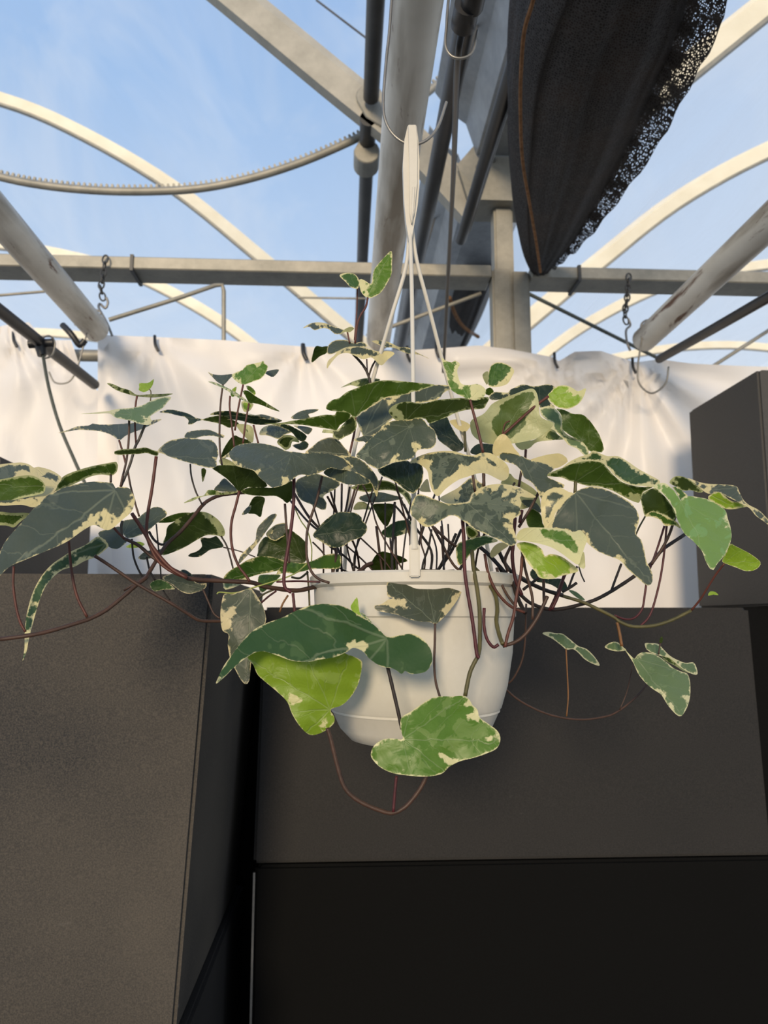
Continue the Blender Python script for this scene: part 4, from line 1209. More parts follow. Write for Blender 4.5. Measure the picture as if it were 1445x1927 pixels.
leaf('M', .86, (1030, 1095), (1370, 1085), p('lime', [(1013, 1082), (1050, 1000), (1090, 918), (1130, 933), (1200, 968), (1290, 1018), (1372, 1085), (1362, 1132), (1310, 1167), (1230, 1172), (1150, 1142), (1060, 1108)], cw=1, t=-.5, pat=.1))
leaf('N', 1.05, (630, 905), (940, 1060), p('sage', [(403, 760), (460, 746), (530, 758), (590, 763), (660, 813), (740, 878), (820, 908), (900, 988), (942, 1062), (880, 1047), (800, 1002), (740, 942), (690, 907), (630, 912), (580, 872), (500, 812)], cw=2.4, t=1.2))
leaf('P', .92, (490, 600), (910, 1135),
     p('sage', [(350, 475), (420, 555), (470, 598), (490, 568), (540, 538), (620, 543), (700, 578), (780, 638), (840, 688), (920, 723), (967, 740), (992, 820), (992, 950), (962, 1060), (910, 1137), (860, 1122), (780, 1032), (720, 937), (640, 882), (560, 812), (500, 732), (460, 642), (410, 562)], cw=1.6, sp=[(540, 550, 22), (740, 930, 22), (960, 970, 18), (820, 1050, 18)], t=.6),
     p('sage', [(188, 487), (250, 443), (310, 443), (345, 478), (392, 517), (330, 527), (260, 522)], cw=2.2))
leaf('P', .98, (690, 560), (1060, 740), p('sage', [(566, 453), (620, 453), (690, 458), (740, 508), (800, 568), (870, 608), (950, 638), (1030, 638), (1062, 742), (1000, 737), (920, 692), (860, 642), (800, 592), (720, 572), (640, 547), (585, 512)], cw=2.2, t=1), p('undl', [(720, 565), (800, 590), (860, 640), (920, 690), (1000, 735), (930, 715), (860, 670), (800, 640), (740, 600)], cw=2, dz=.01))
leaf('P', .97, (715, 440), (725, 385), p('under', [(700, 440), (712, 400), (728, 385), (738, 410), (728, 450), (710, 460)], cw=0), name='leaf_bud')
leaf('Q', .84, (360, 195), (320, 1085),
     p('grey', [(355, 188), (390, 218), (430, 278), (472, 350), (497, 430), (500, 500), (450, 600), (400, 720), (365, 870), (357, 950), (342, 1060), (310, 1087), (270, 1052), (220, 962), (170, 862), (143, 720), (150, 620), (93, 582), (73, 450), (83, 330), (110, 240), (180, 243), (260, 213)], cw=1.2, sp=[(120, 530, 52), (165, 420, 38), (85, 420, 22), (90, 300, 18), (440, 300, 16), (155, 790, 14)], t=.25))
leaf('Q', .755, (1640, 660), (35, 1080),
     p('deep', [(33, 1082), (60, 1008), (110, 908), (190, 798), (300, 658), (400, 568), (520, 508), (650, 463), (760, 408), (880, 358), (1000, 333), (1150, 338), (1260, 368), (1360, 428), (1445, 478), (1540, 548), (1640, 638), (1750, 628), (1870, 613), (1960, 648), (2040, 738), (2067, 830), (2057, 900), (2000, 972), (1870, 992), (1810, 962), (1780, 992), (1700, 942), (1590, 922), (1480, 852), (1425, 790), (1380, 760), (1320, 745), (1260, 785), (1150, 832), (1000, 857), (900, 877), (750, 867), (620, 822), (490, 780), (400, 790), (300, 852), (200, 932), (110, 1022)], cw=.8, sp=[(1330, 740, 62), (1390, 745, 30), (1010, 850, 20), (1180, 815, 22), (700, 440, 16), (400, 570, 12)], t=.75, bow=.12))
leaf('Q', .80, (1105, 1325), (330, 840),
     p('lime', [(323, 838), (400, 770), (480, 730), (600, 720), (750, 720), (900, 720), (1050, 720), (1160, 730), (1250, 798), (1330, 828), (1402, 870), (1402, 950), (1372, 1080), (1312, 1192), (1222, 1282), (1112, 1327), (1142, 1390), (1142, 1452), (1080, 1512), (990, 1557), (905, 1560), (820, 1482), (750, 1372), (700, 1252), (600, 1152), (480, 1052), (420, 992), (380, 902)], cw=1, pat=.22, sp=[(760, 1230, 40), (1050, 1450, 28)], t=-.25, bow=.1))
leaf('Q', .80, (1385, 420), (1350, 270), p('lime', [(1298, 370), (1325, 310), (1358, 268), (1370, 320), (1388, 420), (1440, 470), (1360, 440)], cw=.6), p('sage', [(1390, 410), (1440, 440), (1500, 510), (1470, 500)], cw=.6))
leaf('R', .785, (795, 570), (345, 180),
     p('grey', [(343, 180), (420, 158), (530, 153), (630, 168), (700, 213), (800, 223), (880, 203), (960, 208), (1037, 203), (1047, 250), (1012, 330), (940, 432), (870, 512), (800, 570), (740, 552), (640, 547), (540, 522), (430, 482), (330, 462), (240, 442), (223, 400), (290, 383), (350, 343), (400, 328), (345, 310), (343, 250)], cw=.8, pat=.1, sp=[(380, 370, 45), (480, 375, 32), (985, 350, 48), (900, 440, 36), (960, 195, 26)], t=.8, v=1))
leaf('R', .745, (490, 1655), (1400, 1670),
     p('mid', [(490, 1652), (467, 1540), (478, 1450), (560, 1398), (640, 1343), (740, 1278), (830, 1253), (950, 1253), (1060, 1248), (1117, 1285), (1142, 1330), (1192, 1380), (1212, 1450), (1290, 1508), (1382, 1580), (1407, 1660), (1372, 1742), (1270, 1792), (1150, 1832), (1030, 1862), (930, 1912), (850, 1982), (700, 2007), (540, 1997), (400, 1975), (290, 1927), (218, 1862), (188, 1800), (218, 1718), (290, 1663), (370, 1648), (440, 1653)], cw=1.8, pat=.5, sp=[(1160, 1440, 48), (1130, 1300, 22), (960, 1870, 55), (1350, 1640, 30), (540, 1410, 26), (250, 1700, 26), (500, 1990, 22)], t=.35, bow=.15))
leaf('F', .90, (700, 830), (105, 960),
     p('green', [(103, 962), (120, 908), (180, 858), (250, 818), (330, 768), (430, 738), (550, 738), (695, 788), (670, 850), (560, 882), (430, 907), (320, 940), (200, 968)], cw=1.5, sp=[(360, 760, 22), (480, 900, 20)], t=-.6),
     p('green', [(690, 788), (780, 798), (880, 793), (960, 768), (1040, 728), (1140, 708), (1204, 730), (1197, 842), (1100, 852), (960, 852), (860, 874), (760, 897), (690, 890), (600, 900)], cw=1.3, t=.8),
     p('sage', [(98, 962), (200, 965), (330, 935), (260, 1002), (120, 1048), (100, 1000)], cw=4, dz=.01))
leaf('F', .97, (860, 780), (480, 560), p('under', [(425, 700), (438, 620), (500, 548), (570, 578), (680, 518), (720, 478), (875, 600), (885, 690), (865, 792), (740, 795), (600, 760), (430, 748)], cw=.6, t=-.3))
leaf('F', 1.0, (460, 1080), (500, 920), p('green', [(428, 1000), (440, 915), (540, 905), (640, 910), (600, 960), (520, 1040), (460, 1075)], cw=1))
leaf('F', .88, (945, 540), (1445, 470), p('dark', [(943, 540), (990, 468), (1080, 378), (1170, 323), (1260, 318), (1350, 328), (1402, 370), (1408, 402), (1442, 430), (1452, 490), (1400, 552), (1300, 592), (1220, 642), (1130, 652), (1060, 622), (1000, 582)], cw=1, sp=[(1060, 620, 18)], t=.3, v=.8))
leaf('F', .91, (800, 20), (1050, 290), p('slate', [(778, 60), (800, 10), (900, -30), (1000, -40), (1195, 38), (1152, 102), (1062, 152), (1042, 182), (1072, 232), (1062, 295), (1030, 298), (940, 252), (830, 202), (788, 130)], cw=1.4, sp=[(1050, 170, 28), (1120, 110, 14)], t=.8))
leaf('E', .81, (745, 960), (620, 1285),
     p('slate', [(83, 1012), (150, 960), (200, 908), (270, 878), (380, 868), (500, 878), (600, 903), (700, 945), (760, 950), (880, 965), (980, 958), (1100, 968), (1180, 993), (1250, 1028), (1302, 1090), (1302, 1117), (1200, 1122), (1110, 1102), (1000, 1152), (900, 1172), (820, 1167), (740, 1222), (660, 1267), (560, 1287), (500, 1242), (440, 1192), (390, 1132), (330, 1112), (250, 1092), (200, 1062), (160, 1002)], cw=.8, sp=[(260, 1080, 16), (420, 1140, 22), (680, 1215, 34), (1270, 1110, 26), (1010, 1140, 16), (210, 1045, 10)], t=1.0))
leaf('H', .85, (230, 800), (545, 1170),
     p('slate', [(170, 795), (260, 788), (350, 803), (440, 858), (520, 948), (557, 1020), (557, 1110), (545, 1175), (520, 1122), (500, 1062), (460, 1012), (380, 972), (300, 922), (310, 892), (250, 842)], cw=1.6, sp=[(270, 860, 26), (290, 910, 20)], t=.8),
     p('slatep', [(45, 952), (100, 903), (200, 913), (310, 928), (400, 968), (487, 1032), (450, 1054), (350, 1064), (250, 1054), (150, 1014)], cw=.8, t=.9, pat=.1))
leaf('H', .93, (300, 780), (-120, 740), p('grey', [(0, 650), (60, 623), (130, 616), (190, 648), (240, 708), (305, 788), (200, 795), (100, 790), (0, 790), (-130, 765), (-60, 700)], cw=2, t=.5))
leaf('E', .88, (245, 1325), (0, 1100),
     p('under', [(-5, 1102), (60, 1078), (200, 1080), (280, 1100), (390, 1120), (450, 1180), (515, 1272), (440, 1287), (330, 1287), (270, 1322), (245, 1328), (200, 1272), (130, 1202), (60, 1152)], cw=.6, t=-1),
     p('under', [(268, 1327), (340, 1288), (450, 1283), (560, 1288), (660, 1265), (745, 1225), (765, 1300), (752, 1382), (700, 1435), (660, 1402), (590, 1367), (480, 1367), (350, 1357)], cw=.8, t=-.7),
     p('undl', [(-272, 1432), (-170, 1378), (-80, 1360), (-50, 1313), (10, 1310), (80, 1332), (160, 1325), (245, 1326), (180, 1348), (80, 1357), (-40, 1362), (-120, 1382), (-200, 1417)], cw=1.2),
     p('slate', [(15, 1312), (60, 1250), (110, 1200), (180, 1258), (240, 1320), (150, 1330)], cw=1, dz=.012))
leaf('C', .98, (1090, 1650), (540, 1800),
     p('under', [(538, 1690), (560, 1640), (575, 1558), (640, 1508), (720, 1458), (800, 1423), (880, 1413), (960, 1428), (1050, 1488), (1102, 1560), (1117, 1620), (1092, 1652), (1030, 1637), (940, 1637), (850, 1682), (750, 1742), (640, 1792), (528, 1824), (533, 1750)], cw=1, sp=[(1060, 1530, 50), (960, 1450, 40), (1100, 1610, 20), (650, 1500, 26)], t=-.6),
     p('undl', [(488, 1517), (560, 1468), (640, 1438), (720, 1423), (795, 1428), (700, 1472), (620, 1512)], cw=.5, dz=.01))
leaf('C', .99, (1100, 1745), (770, 1830), p('dark', [(768, 1830), (790, 1808), (850, 1788), (900, 1740), (888, 1663), (980, 1663), (1030, 1643), (1060, 1668), (1104, 1740), (1060, 1757), (980, 1772), (920, 1812), (870, 1840), (800, 1842)], cw=.3, t=-.5))
leaf('C', .92, (150, 1640), (570, 1420),
     p('slate', [(163, 1500), (290, 1478), (340, 1438), (420, 1383), (480, 1368), (540, 1393), (572, 1430), (540, 1482), (470, 1527), (420, 1572), (380, 1602), (330, 1632), (200, 1662), (140, 1582)], cw=.8, t=.9),
     p('slate', [(-60, 1600), (60, 1568), (130, 1558), (150, 1640), (195, 1690), (130, 1752), (80, 1767), (20, 1742), (-10, 1690), (-70, 1640)], cw=.6, t=.9))
leaf('B', .86, (1000, 110), (215, 1215),
     p('deep', [(213, 1217), (230, 1100), (233, 950), (248, 800), (283, 650), (328, 530), (398, 410), (478, 320), (560, 258), (680, 183), (800, 128), (920, 48), (992, 90), (1022, 135), (980, 182), (900, 242), (800, 277), (700, 332), (600, 357), (520, 412), (440, 502), (390, 602), (350, 722), (310, 862), (270, 1022), (250, 1132)], cw=2.2, sp=[(740, 290, 40), (720, 225, 14), (500, 380, 16), (330, 680, 20), (260, 950, 18), (290, 800, 18)], pat=.5, t=.4))
leaf('C', 1.0, (260, 1750), (360, 1715), p('lime', [(183, 1747), (260, 1703), (320, 1698), (362, 1720), (330, 1742), (260, 1757)], cw=.5))
leaf('C', 1.0, (480, 1810), (300, 1850), p('grey', [(298, 1850), (370, 1788), (480, 1773), (535, 1768), (500, 1832), (420, 1852), (350, 1867)], cw=1))
leaf('D', .96, (900, 740), (530, 640),
     p('grey', [(528, 640), (590, 603), (700, 598), (780, 630), (860, 688), (945, 690), (925, 740), (880, 762), (780, 787), (700, 762), (620, 702)], cw=1.4, t=.5),
     p('green', [(408, 700), (450, 663), (520, 653), (600, 698), (645, 742), (540, 747), (450, 762)], cw=1, t=.5),
     p('dark', [(695, 572), (740, 560), (800, 600), (825, 645), (760, 625)], cw=.5, dz=.02))
leaf('G', .97, (605, 500), (830, 65),
     p('mid', [(605, 502), (545, 442), (530, 330), (580, 338), (640, 370), (660, 270), (680, 218), (740, 148), (832, 63), (837, 200), (832, 280), (782, 382), (732, 452), (670, 492)], cw=1.6, sp=[(560, 380, 42), (600, 440, 20)], t=.1),
     p('green', [(343, 292), (400, 268), (470, 273), (515, 308), (532, 370), (512, 417), (450, 402), (400, 352)], cw=2.2, t=.5))
leaf('G', 1.0, (345, 840), (0, 785), p('slate', [(0, 787), (60, 748), (120, 733), (200, 738), (280, 768), (395, 810), (350, 842), (300, 842), (250, 802), (190, 787), (110, 807), (60, 777)], cw=1.5, sp=[(150, 735, 30)]), p('ucream', [(345, 847), (390, 800), (440, 776), (482, 788), (440, 827), (400, 822)], cw=5))
leaf('G', 1.02, (225, 970), (85, 1110), p('under', [(83, 1112), (90, 1040), (120, 958), (180, 963), (235, 958), (222, 1022), (160, 1052)], cw=.5))
leaf('G', 1.0, (480, 940), (230, 1020), p('slate', [(228, 1022), (240, 948), (300, 903), (400, 898), (480, 928), (560, 918), (605, 960), (500, 965), (400, 980), (320, 1015), (260, 1034)], cw=1.6))
leaf('G', .96, (480, 1030), (230, 1165), p('slate', [(226, 1168), (233, 1100), (290, 1048), (340, 998), (430, 963), (540, 963), (640, 988), (720, 1008), (800, 1003), (862, 1025), (800, 1082), (740, 1138), (690, 1102), (640, 1062), (570, 1082), (500, 1052), (420, 1022), (350, 1032), (310, 1062), (260, 1122)], cw=1.8, sp=[(780, 1055, 75), (590, 1060, 36), (700, 1080, 30), (430, 975, 20)], t=1))
leaf('G', 1.03, (700, 950), (1190, 1075), p('slate', [(648, 910), (740, 903), (830, 928), (900, 963), (990, 970), (1060, 1010), (1192, 1077), (1090, 1037), (1010, 1032), (940, 1012), (860, 974), (780, 968), (720, 947)], cw=1.8))
leaf('G', 1.03, (620, 1250), (360, 1345), p('under', [(358, 1347), (450, 1298), (520, 1273), (600, 1257), (725, 1268), (690, 1310), (600, 1330), (540, 1343), (450, 1325)], cw=1.5, sp=[(640, 1270, 36), (480, 1310, 30)], t=.8))
leaf('I', .785, (570, 465), (310, 65), p('mid', [(306, 63), (340, 93), (400, 108), (430, 93), (477, 125), (452, 180), (462, 250), (490, 310), (560, 323), (640, 313), (702, 345), (724, 390), (692, 442), (640, 467), (570, 460), (500, 432), (410, 382), (370, 322), (350, 222), (320, 132)], cw=1, sp=[(660, 370, 62), (590, 340, 40), (460, 200, 40), (440, 260, 30), (480, 310, 30)], pat=.5, t=.2))
leaf('I', 1.0, (760, 345), (980, 185), p('green', [(743, 322), (740, 250), (760, 158), (800, 118), (860, 110), (930, 133), (987, 185), (962, 250), (922, 312), (850, 337), (780, 342)], cw=2, sp=[(960, 220, 36), (860, 325, 40), (920, 290, 30)], pat=.5, t=.2), p('ucream', [(688, 230), (740, 193), (747, 260), (730, 322)], cw=8), p('undl', [(715, 370), (760, 345), (795, 380), (770, 420), (720, 410)], cw=.5))
leaf('I', 1.0, (520, 765), (380, 660), p('cream', [(378, 660), (470, 648), (572, 695), (562, 732), (520, 767), (450, 737), (410, 702)], cw=0))
leaf('I', 1.0, (680, 960), (760, 880), p('dark', [(575, 962), (610, 898), (670, 873), (760, 878), (805, 893), (795, 970), (700, 990)], cw=.5))
leaf('I', .96, (1030, 1260), (1230, 1400), p('ucream', [(860, 1245), (940, 1155), (990, 1200), (1080, 1240), (1200, 1330), (1235, 1480), (1150, 1470), (1040, 1490), (1040, 1380), (1150, 1370), (1040, 1285), (930, 1260)], cw=30))
leaf('K', .95, (330, 1300), (140, 1180), p('slate', [(138, 1178), (200, 1173), (260, 1198), (335, 1280), (335, 1325), (250, 1285), (180, 1252)], cw=.8))
leaf('K', .97, (350, 1420), (210, 1340), p('undl', [(198, 1340), (260, 1288), (335, 1340), (355, 1425), (370, 1470), (230, 1465)], cw=1))
leaf('J', .86, (830, 690), (460, 910), p('green', [(438, 780), (460, 713), (520, 688), (640, 653), (740, 643), (835, 690), (740, 717), (660, 750), (590, 805), (540, 855), (500, 905), (460, 912)], cw=1.8, t=.5), p('cream', [(758, 812), (800, 738), (870, 703), (935, 730), (870, 782), (810, 832), (778, 848)], cw=0))
leaf('J', .95, (570, 640), (630, 560), p('undl', [(530, 560), (560, 545), (640, 600), (640, 640), (590, 670), (545, 640)], cw=3))
leaf('H', .98, (660, 1560), (870, 1420), p('deep', [(588, 1512), (640, 1458), (720, 1408), (820, 1393), (872, 1410), (867, 1492), (780, 1532), (660, 1562)], cw=1, sp=[(840, 1490, 34)], t=.5))
leaf('H', 1.02, (660, 1900), (520, 1740), p('under', [(495, 1790), (540, 1718), (600, 1688), (680, 1708), (780, 1738), (833, 1780), (740, 1812), (700, 1900), (600, 1910), (485, 1850)], cw=.4))
leaf('H', 1.0, (640, 1250), (640, 1450), p('under', [(508, 1250), (600, 1238), (705, 1250), (692, 1340), (640, 1454), (580, 1402), (540, 1332)], cw=.6, t=-.4))
leaf('H', .98, (560, 1190), (790, 1185), p('slate', [(375, 1182), (450, 1150), (560, 1128), (700, 1158), (793, 1186), (700, 1212), (560, 1228), (430, 1222)], cw=.8), p('ucream', [(325, 1295), (360, 1228), (440, 1228), (485, 1290), (420, 1292)], cw=9))
leaf('H', 1.02, (400, 1100), (700, 1080), p('under', [(300, 1090), (450, 1040), (620, 1020), (760, 1080), (860, 1160), (860, 1260), (780, 1150), (640, 1110), (450, 1130)], cw=2.5, t=-.5))
leaf('E', .98, (480, 1390), (280, 1540), p('under', [(325, 1522), (370, 1400), (420, 1368), (492, 1388), (472, 1482), (452, 1565), (400, 1537)], cw=.8), p('slate', [(275, 1545), (310, 1488), (365, 1452), (342, 1522)], cw=.5))
leaf('F', .95, (590, 345), (250, 800), p('slate', [(247, 806), (262, 730), (330, 658), (400, 588), (418, 480), (480, 398), (560, 338), (605, 343), (562, 420), (502, 502), (462, 562), (402, 642), (332, 722)], cw=.5, t=.3))
leaf('F', .96, (690, 440), (505, 530), p('slate', [(502, 532), (550, 468), (620, 428), (700, 428), (700, 520), (640, 562), (580, 588)], cw=2, sp=[(520, 510, 30)], t=.4))
leaf('C', .95, (1060, 690), (740, 715), p('slate', [(736, 717), (760, 668), (850, 648), (960, 643), (1040, 672), (1115, 700), (1100, 722), (1000, 702), (900, 707), (820, 727)], cw=1))
leaf('C', 1.0, (1200, 700), (1100, 920), p('under', [(1085, 870), (1130, 778), (1200, 698), (1260, 718), (1370, 755), (1280, 805), (1180, 865), (1095, 925)], cw=.6), p('ucream', [(1225, 600), (1330, 595), (1385, 640), (1375, 765), (1300, 705)], cw=9))
leaf('C', 1.0, (920, 1010), (905, 1135), p('under', [(895, 1010), (940, 1020), (925, 1090), (905, 1138)], cw=.5))
leaf('C', 1.02, (1140, 960), (1040, 900), p('ucream', [(1060, 930), (1120, 915), (1215, 960), (1240, 985), (1100, 985)], cw=9))
leaf('N', 1.0, (800, 445), (655, 355), p('sage', [(648, 355), (720, 368), (805, 446), (740, 432)], cw=.5))
leaf('N', .98, (560, 240), (290, 200), p('dark', [(285, 200), (320, 150), (370, 220), (480, 245), (590, 250), (640, 330), (600, 370), (480, 300), (340, 270)], cw=.6))
leaf('M', .90, (880, 1400), (975, 1400), p('lime', [(880, 1405), (900, 1365), (950, 1370), (978, 1400), (930, 1395)], cw=0), name='leaf_bud')

# ------------------------------------------------------------------ stems and petioles
S = stem
S('F', (.95, .86), 18, 'brown', [(1500, 800), (1440, 825), (1370, 885), (1250, 935), (1100, 985), (950, 1025), (790, 1057), (620, 1040), (480, 1018), (360, 980), (200, 972), (0, 962), (-110, 958), (-240, 940)], 'stem')
S('D', .86, 13, 'red', [(770, 640), (640, 590), (520, 510), (440, 400), (385, 250), (380, 140), (395, 0), (430, -200), (470, -505)])
S('D', .85, 15, 'red', [(760, 640), (600, 540), (460, 380), (350, 200), (240, 30)])
S('D', .87, 14, 'brown', [(760, 620), (560, 525), (420, 430), (300, 330), (170, 268)], 'stem')
S('D', .86, 10, 'red', [(170, 268), (110, 210), (70, 165)])
S('C', .88, 11, 'grey', [(145, 1640), (140, 1560), (150, 1500)])
S('C', (.97, .80), 16, 'brown', [(1350, 1230), (1180, 1245), (1060, 1265), (960, 1310), (900, 1360), (820, 1460), (700, 1600), (600, 1690), (540, 1760), (490, 1840), (400, 1990), (370, 2040), (290, 2100), (150, 2220), (0, 2340), (-150, 2420), (-300, 2470), (-500, 2530), (-700, 2575), (-1000, 2615), (-1080, 2625)], 'stem')
S('D', .90, 10, 'brown', [(165, 755), (320, 660), (385, 615)], 'stem')
S('D', (.84, .90), 13, 'brown', [(-110, 430), (0, 500), (300, 700), (600, 870), (760, 970), (870, 1035), (1000, 1045), (1150, 1035), (1500, 960)], 'stem')
S('D', .9, 8, 'brown', [(910, 745), (960, 860), (1010, 970), (1070, 1020)])
S('B', .84, 11, 'red', [(645, 90), (655, 200), (670, 350), (700, 520), (740, 650), (820, 805)])
S('B', .82, 10, 'red', [(130, 330), (125, 500), (150, 700), (190, 850), (240, 945)])
S('D', .93, 8, 'dark', [(240, 270), (260, 450), (330, 610), (390, 640)])
S('D', .95, 8, 'dark', [(380, 440), (410, 570), (460, 660)])
S('D', .98, 6, 'dark', [(470, 130), (490, 350), (510, 560), (515, 640), (540, 760), (600, 850)])
S('D', .93, 10, 'dark', [(400, 200), (450, 280), (520, 325), (580, 300)])
S('C', .93, 7, 'dark', [(790, 965), (800, 1080), (840, 1220), (900, 1345)])
S('C', .86, 11, 'red', [(1252, 1220), (1220, 1350), (1180, 1500), (1172, 1650), (1195, 1800), (1245, 1925), (1300, 2000), (1350, 2070)])
S('F', .82, 14, 'mar', [(765, 0), (760, 250), (740, 450), (710, 650), (685, 800), (670, 950), (685, 1035), (740, 1075)])
S('F', .85, 11, 'brown', [(1030, -20), (980, 200), (930, 350), (890, 500), (882, 640), (890, 760), (930, 880), (1000, 948), (1100, 985)])
S('F', .88, 10, 'brown', [(680, 240), (690, 400), (702, 560), (712, 700), (720, 800)])
S('F', .89, 8, 'mar', [(600, 975), (800, 968), (1000, 975), (1290, 982), (1350, 930)])
S('F', .82, 12, 'mar', [(755, 1080), (765, 1180), (772, 1260)])
S('F', .92, 8, 'olive', [(890, 870), (905, 1050), (912, 1210)])
S('F', .94, 9, 'olive', [(740, 930), (820, 940), (900, 880)])
S('F', .95, 8, 'olive', [(430, 1130), (500, 1080), (600, 1040)])
S('F', .95, 8, 'mar', [(460, 1170), (530, 1110), (600, 1060)])
S('F', .92, 8, 'tan', [(630, 1260), (660, 1180), (710, 1100)])
S('D', .97, 7, 'dark', [(1080, 245), (1130, 330), (1165, 440), (1195, 560)])
S('D', .97, 5, 'dark', [(1100, 350), (1250, 385), (1400, 440)])
S('F', .87, 6, 'grn', [(40, 1090), (70, 1072), (210, 1080), (380, 1030), (560, 975), (700, 930), (800, 880), (890, 800)], 'young_shoot')
S('F', .90, 5, 'grn', [(775, 285), (830, 400), (890, 490), (930, 640), (930, 780)], 'young_shoot')
S('A', .91, 9, 'brown', [(1215, 540), (1212, 720), (1190, 930), (1150, 1100), (1135, 1180)])
S('A', .93, 8, 'red', [(1290, 325), (1275, 420), (1270, 600), (1280, 780)])
S('A', .93, 11, 'grey', [(1365, 595), (1310, 730), (1270, 810), (1230, 950), (1180, 1080), (1135, 1180)], 'stem')
S('A', .94, 8, 'red', [(1120, 742), (1150, 840), (1185, 970)])
S('A', .95, 8, 'brown', [(1200, 1020), (1230, 1180), (1270, 1330), (1310, 1460)])
S('A', .95, 5, 'olive', [(1405, 262), (1420, 290), (1416, 375)])
S('A', .90, 9, 'dark', [(1043, 1065), (1042, 1140)])
S('C', .95, 8, 'brown', [(1097, 218), (1075, 400), (1065, 640), (1070, 850), (1090, 985)])
S('C', .93, 8, 'red', [(1288, 218), (1240, 450), (1210, 650)])
S('C', .94, 8, 'red', [(1165, 325), (1160, 430), (1180, 600), (1205, 820)])
S('C', .92, 8, 'red', [(1342, 395), (1310, 580), (1285, 780)])
S('C', .98, 8, 'red', [(1385, 600), (1405, 680), (1430, 770)])
S('G', .97, 9, 'red', [(610, 500), (590, 590), (540, 670), (510, 760), (490, 930)])
S('G', 1.0, 7, 'red', [(512, 420), (505, 650), (485, 900)])
S('G', .98, 11, 'dark', [(470, 1030), (560, 1130), (610, 1220), (640, 1330)], 'stem')
S('G', .98, 8, 'dark', [(690, 1080), (650, 1150), (620, 1235)])
S('G', 1.0, 7, 'red', [(418, 825), (440, 930)])
S('G', 1.0, 6, 'red', [(600, 1080), (605, 1200)])
S('H', .95, 10, 'red', [(345, 425), (335, 560), (305, 700), (280, 820)])
S('H', .95, 8, 'red', [(165, 545), (185, 640)])
S('I', .785, 12, 'red', [(572, 462), (600, 570), (650, 760), (695, 960)])
S('I', .89, 12, 'red', [(1310, 430), (1200, 510), (1050, 640), (940, 740), (875, 795)])
S('I', .89, 6, 'red', [(875, 785), (900, 690), (945, 660)])
S('I', .89, 11, 'brown', [(595, 1150), (620, 1330)])
S('I', .92, 14, 'brown', [(700, 1150), (702, 1280)])
S('I', .93, 11, 'brown', [(1055, 1130), (1030, 1280)])
S('I', .88, 12, 'brown', [(1230, 1310), (1130, 1500), (1030, 1660)])
S('I', .95, 11, 'red', [(1097, 930), (1090, 1030)])
S('I', .98, 12, 'olive', [(520, 760), (530, 950)])
S('K', .85, 14, 'olive', [(665, 1030), (660, 1140)])
S('J', .78, 15, 'mar', [(500, 470), (515, 700), (520, 950), (545, 1150), (580, 1350), (610, 1550), (635, 1750), (655, 1790)])
S('J', (.84, .79), 17, 'olive', [(590, 780), (605, 950), (640, 1150), (662, 1350), (665, 1550), (660, 1700), (640, 1790)], 'stem')
S('J', .79, 17, 'olive', [(650, 1770), (605, 1850), (565, 1950), (525, 2150)], 'stem')
S('J', .80, 13, 'mar', [(705, 1320), (703, 1480), (730, 1610), (790, 1688), (840, 1665)])
S('J', (.86, .80), 17, 'olive', [(620, 950), (740, 1080), (810, 1200), (828, 1330), (820, 1450), (850, 1580), (880, 1660)], 'stem')
S('J', .80, 13, 'red', [(900, 1690), (930, 1560), (980, 1400), (1010, 1200), (1050, 1000), (1062, 850), (1085, 780)])
S('J', .82, 15, 'brown', [(880, 1680), (1000, 1640), (1100, 1560), (1200, 1420), (1260, 1300), (1300, 1210)], 'stem')
S('J', .87, 11, 'brown', [(215, 545), (300, 700), (370, 840), (430, 930), (500, 980), (570, 990)])
S('J', .9, 12, 'brown', [(230, 560), (290, 620), (380, 700), (460, 750)])
S('J', (.92, .84), 17, 'dark', [(660, 740), (760, 830), (860, 940), (960, 1060), (1010, 1200), (1050, 1290), (1090, 1365)], 'stem')
S('J', .84, 12, 'red', [(710, 810), (740, 980), (800, 1130), (880, 1240), (970, 1315), (1085, 1362)])
S('J', .86, 11, 'brown', [(820, 940), (880, 1120), (950, 1240), (1010, 1310)])
S('J', .87, 15, 'mar', [(995, 470), (980, 700), (970, 850), (1000, 1050), (1060, 1200)])
S('J', .88, 13, 'brown', [(960, 730), (900, 870), (930, 980)])
S('J', .87, 14, 'mar', [(1060, 400), (1040, 520)])
S('J', .84, 12, 'brown', [(1060, 780), (1090, 950), (1130, 1100), (1160, 1240), (1160, 1430)])
S('J', .88, 9, 'brown', [(1268, 1050), (1270, 1290)])
S('J', .88, 14, 'mar', [(1445, 1060), (1400, 1200), (1340, 1335)])
S('J', .88, 12, 'dark', [(1070, 1150), (1160, 1080), (1230, 1030)])
S('J', .9, 16, 'dark', [(830, 760), (900, 900), (980, 1000), (1080, 1060), (1180, 1110), (1300, 1160), (1445, 1200)], 'stem')
S('J', .95, 18, 'dark', [(640, 560), (650, 680)])
S('N', (.90, .95), 15, 'dark', [(0, 140), (80, 280), (200, 400), (300, 480), (460, 532), (600, 525), (750, 490), (880, 450), (1000, 392), (1150, 300), (1290, 205), (1420, 110), (1480, 30), (1560, -50), (1740, -170)], 'stem')
S('N', (.92, .90), 14, 'olive', [(200, 230), (320, 300), (480, 372), (600, 410), (780, 465), (900, 520), (1070, 605), (1130, 650), (1230, 690), (1340, 697), (1480, 680), (1630, 630), (1800, 545)], 'stem')
S('M', (.90, .86), 9, 'red', [(720, 1545), (800, 1450), (870, 1340), (950, 1210), (1035, 1100)])
S('M', .91, 9, 'mar', [(0, 1590), (100, 1625), (190, 1612), (260, 1530), (285, 1400), (310, 1230), (345, 1120), (400, 970), (470, 750)])
S('M', .91, 9, 'mar', [(245, 1690), (320, 1610), (370, 1490), (430, 1250), (468, 1000), (492, 745)])
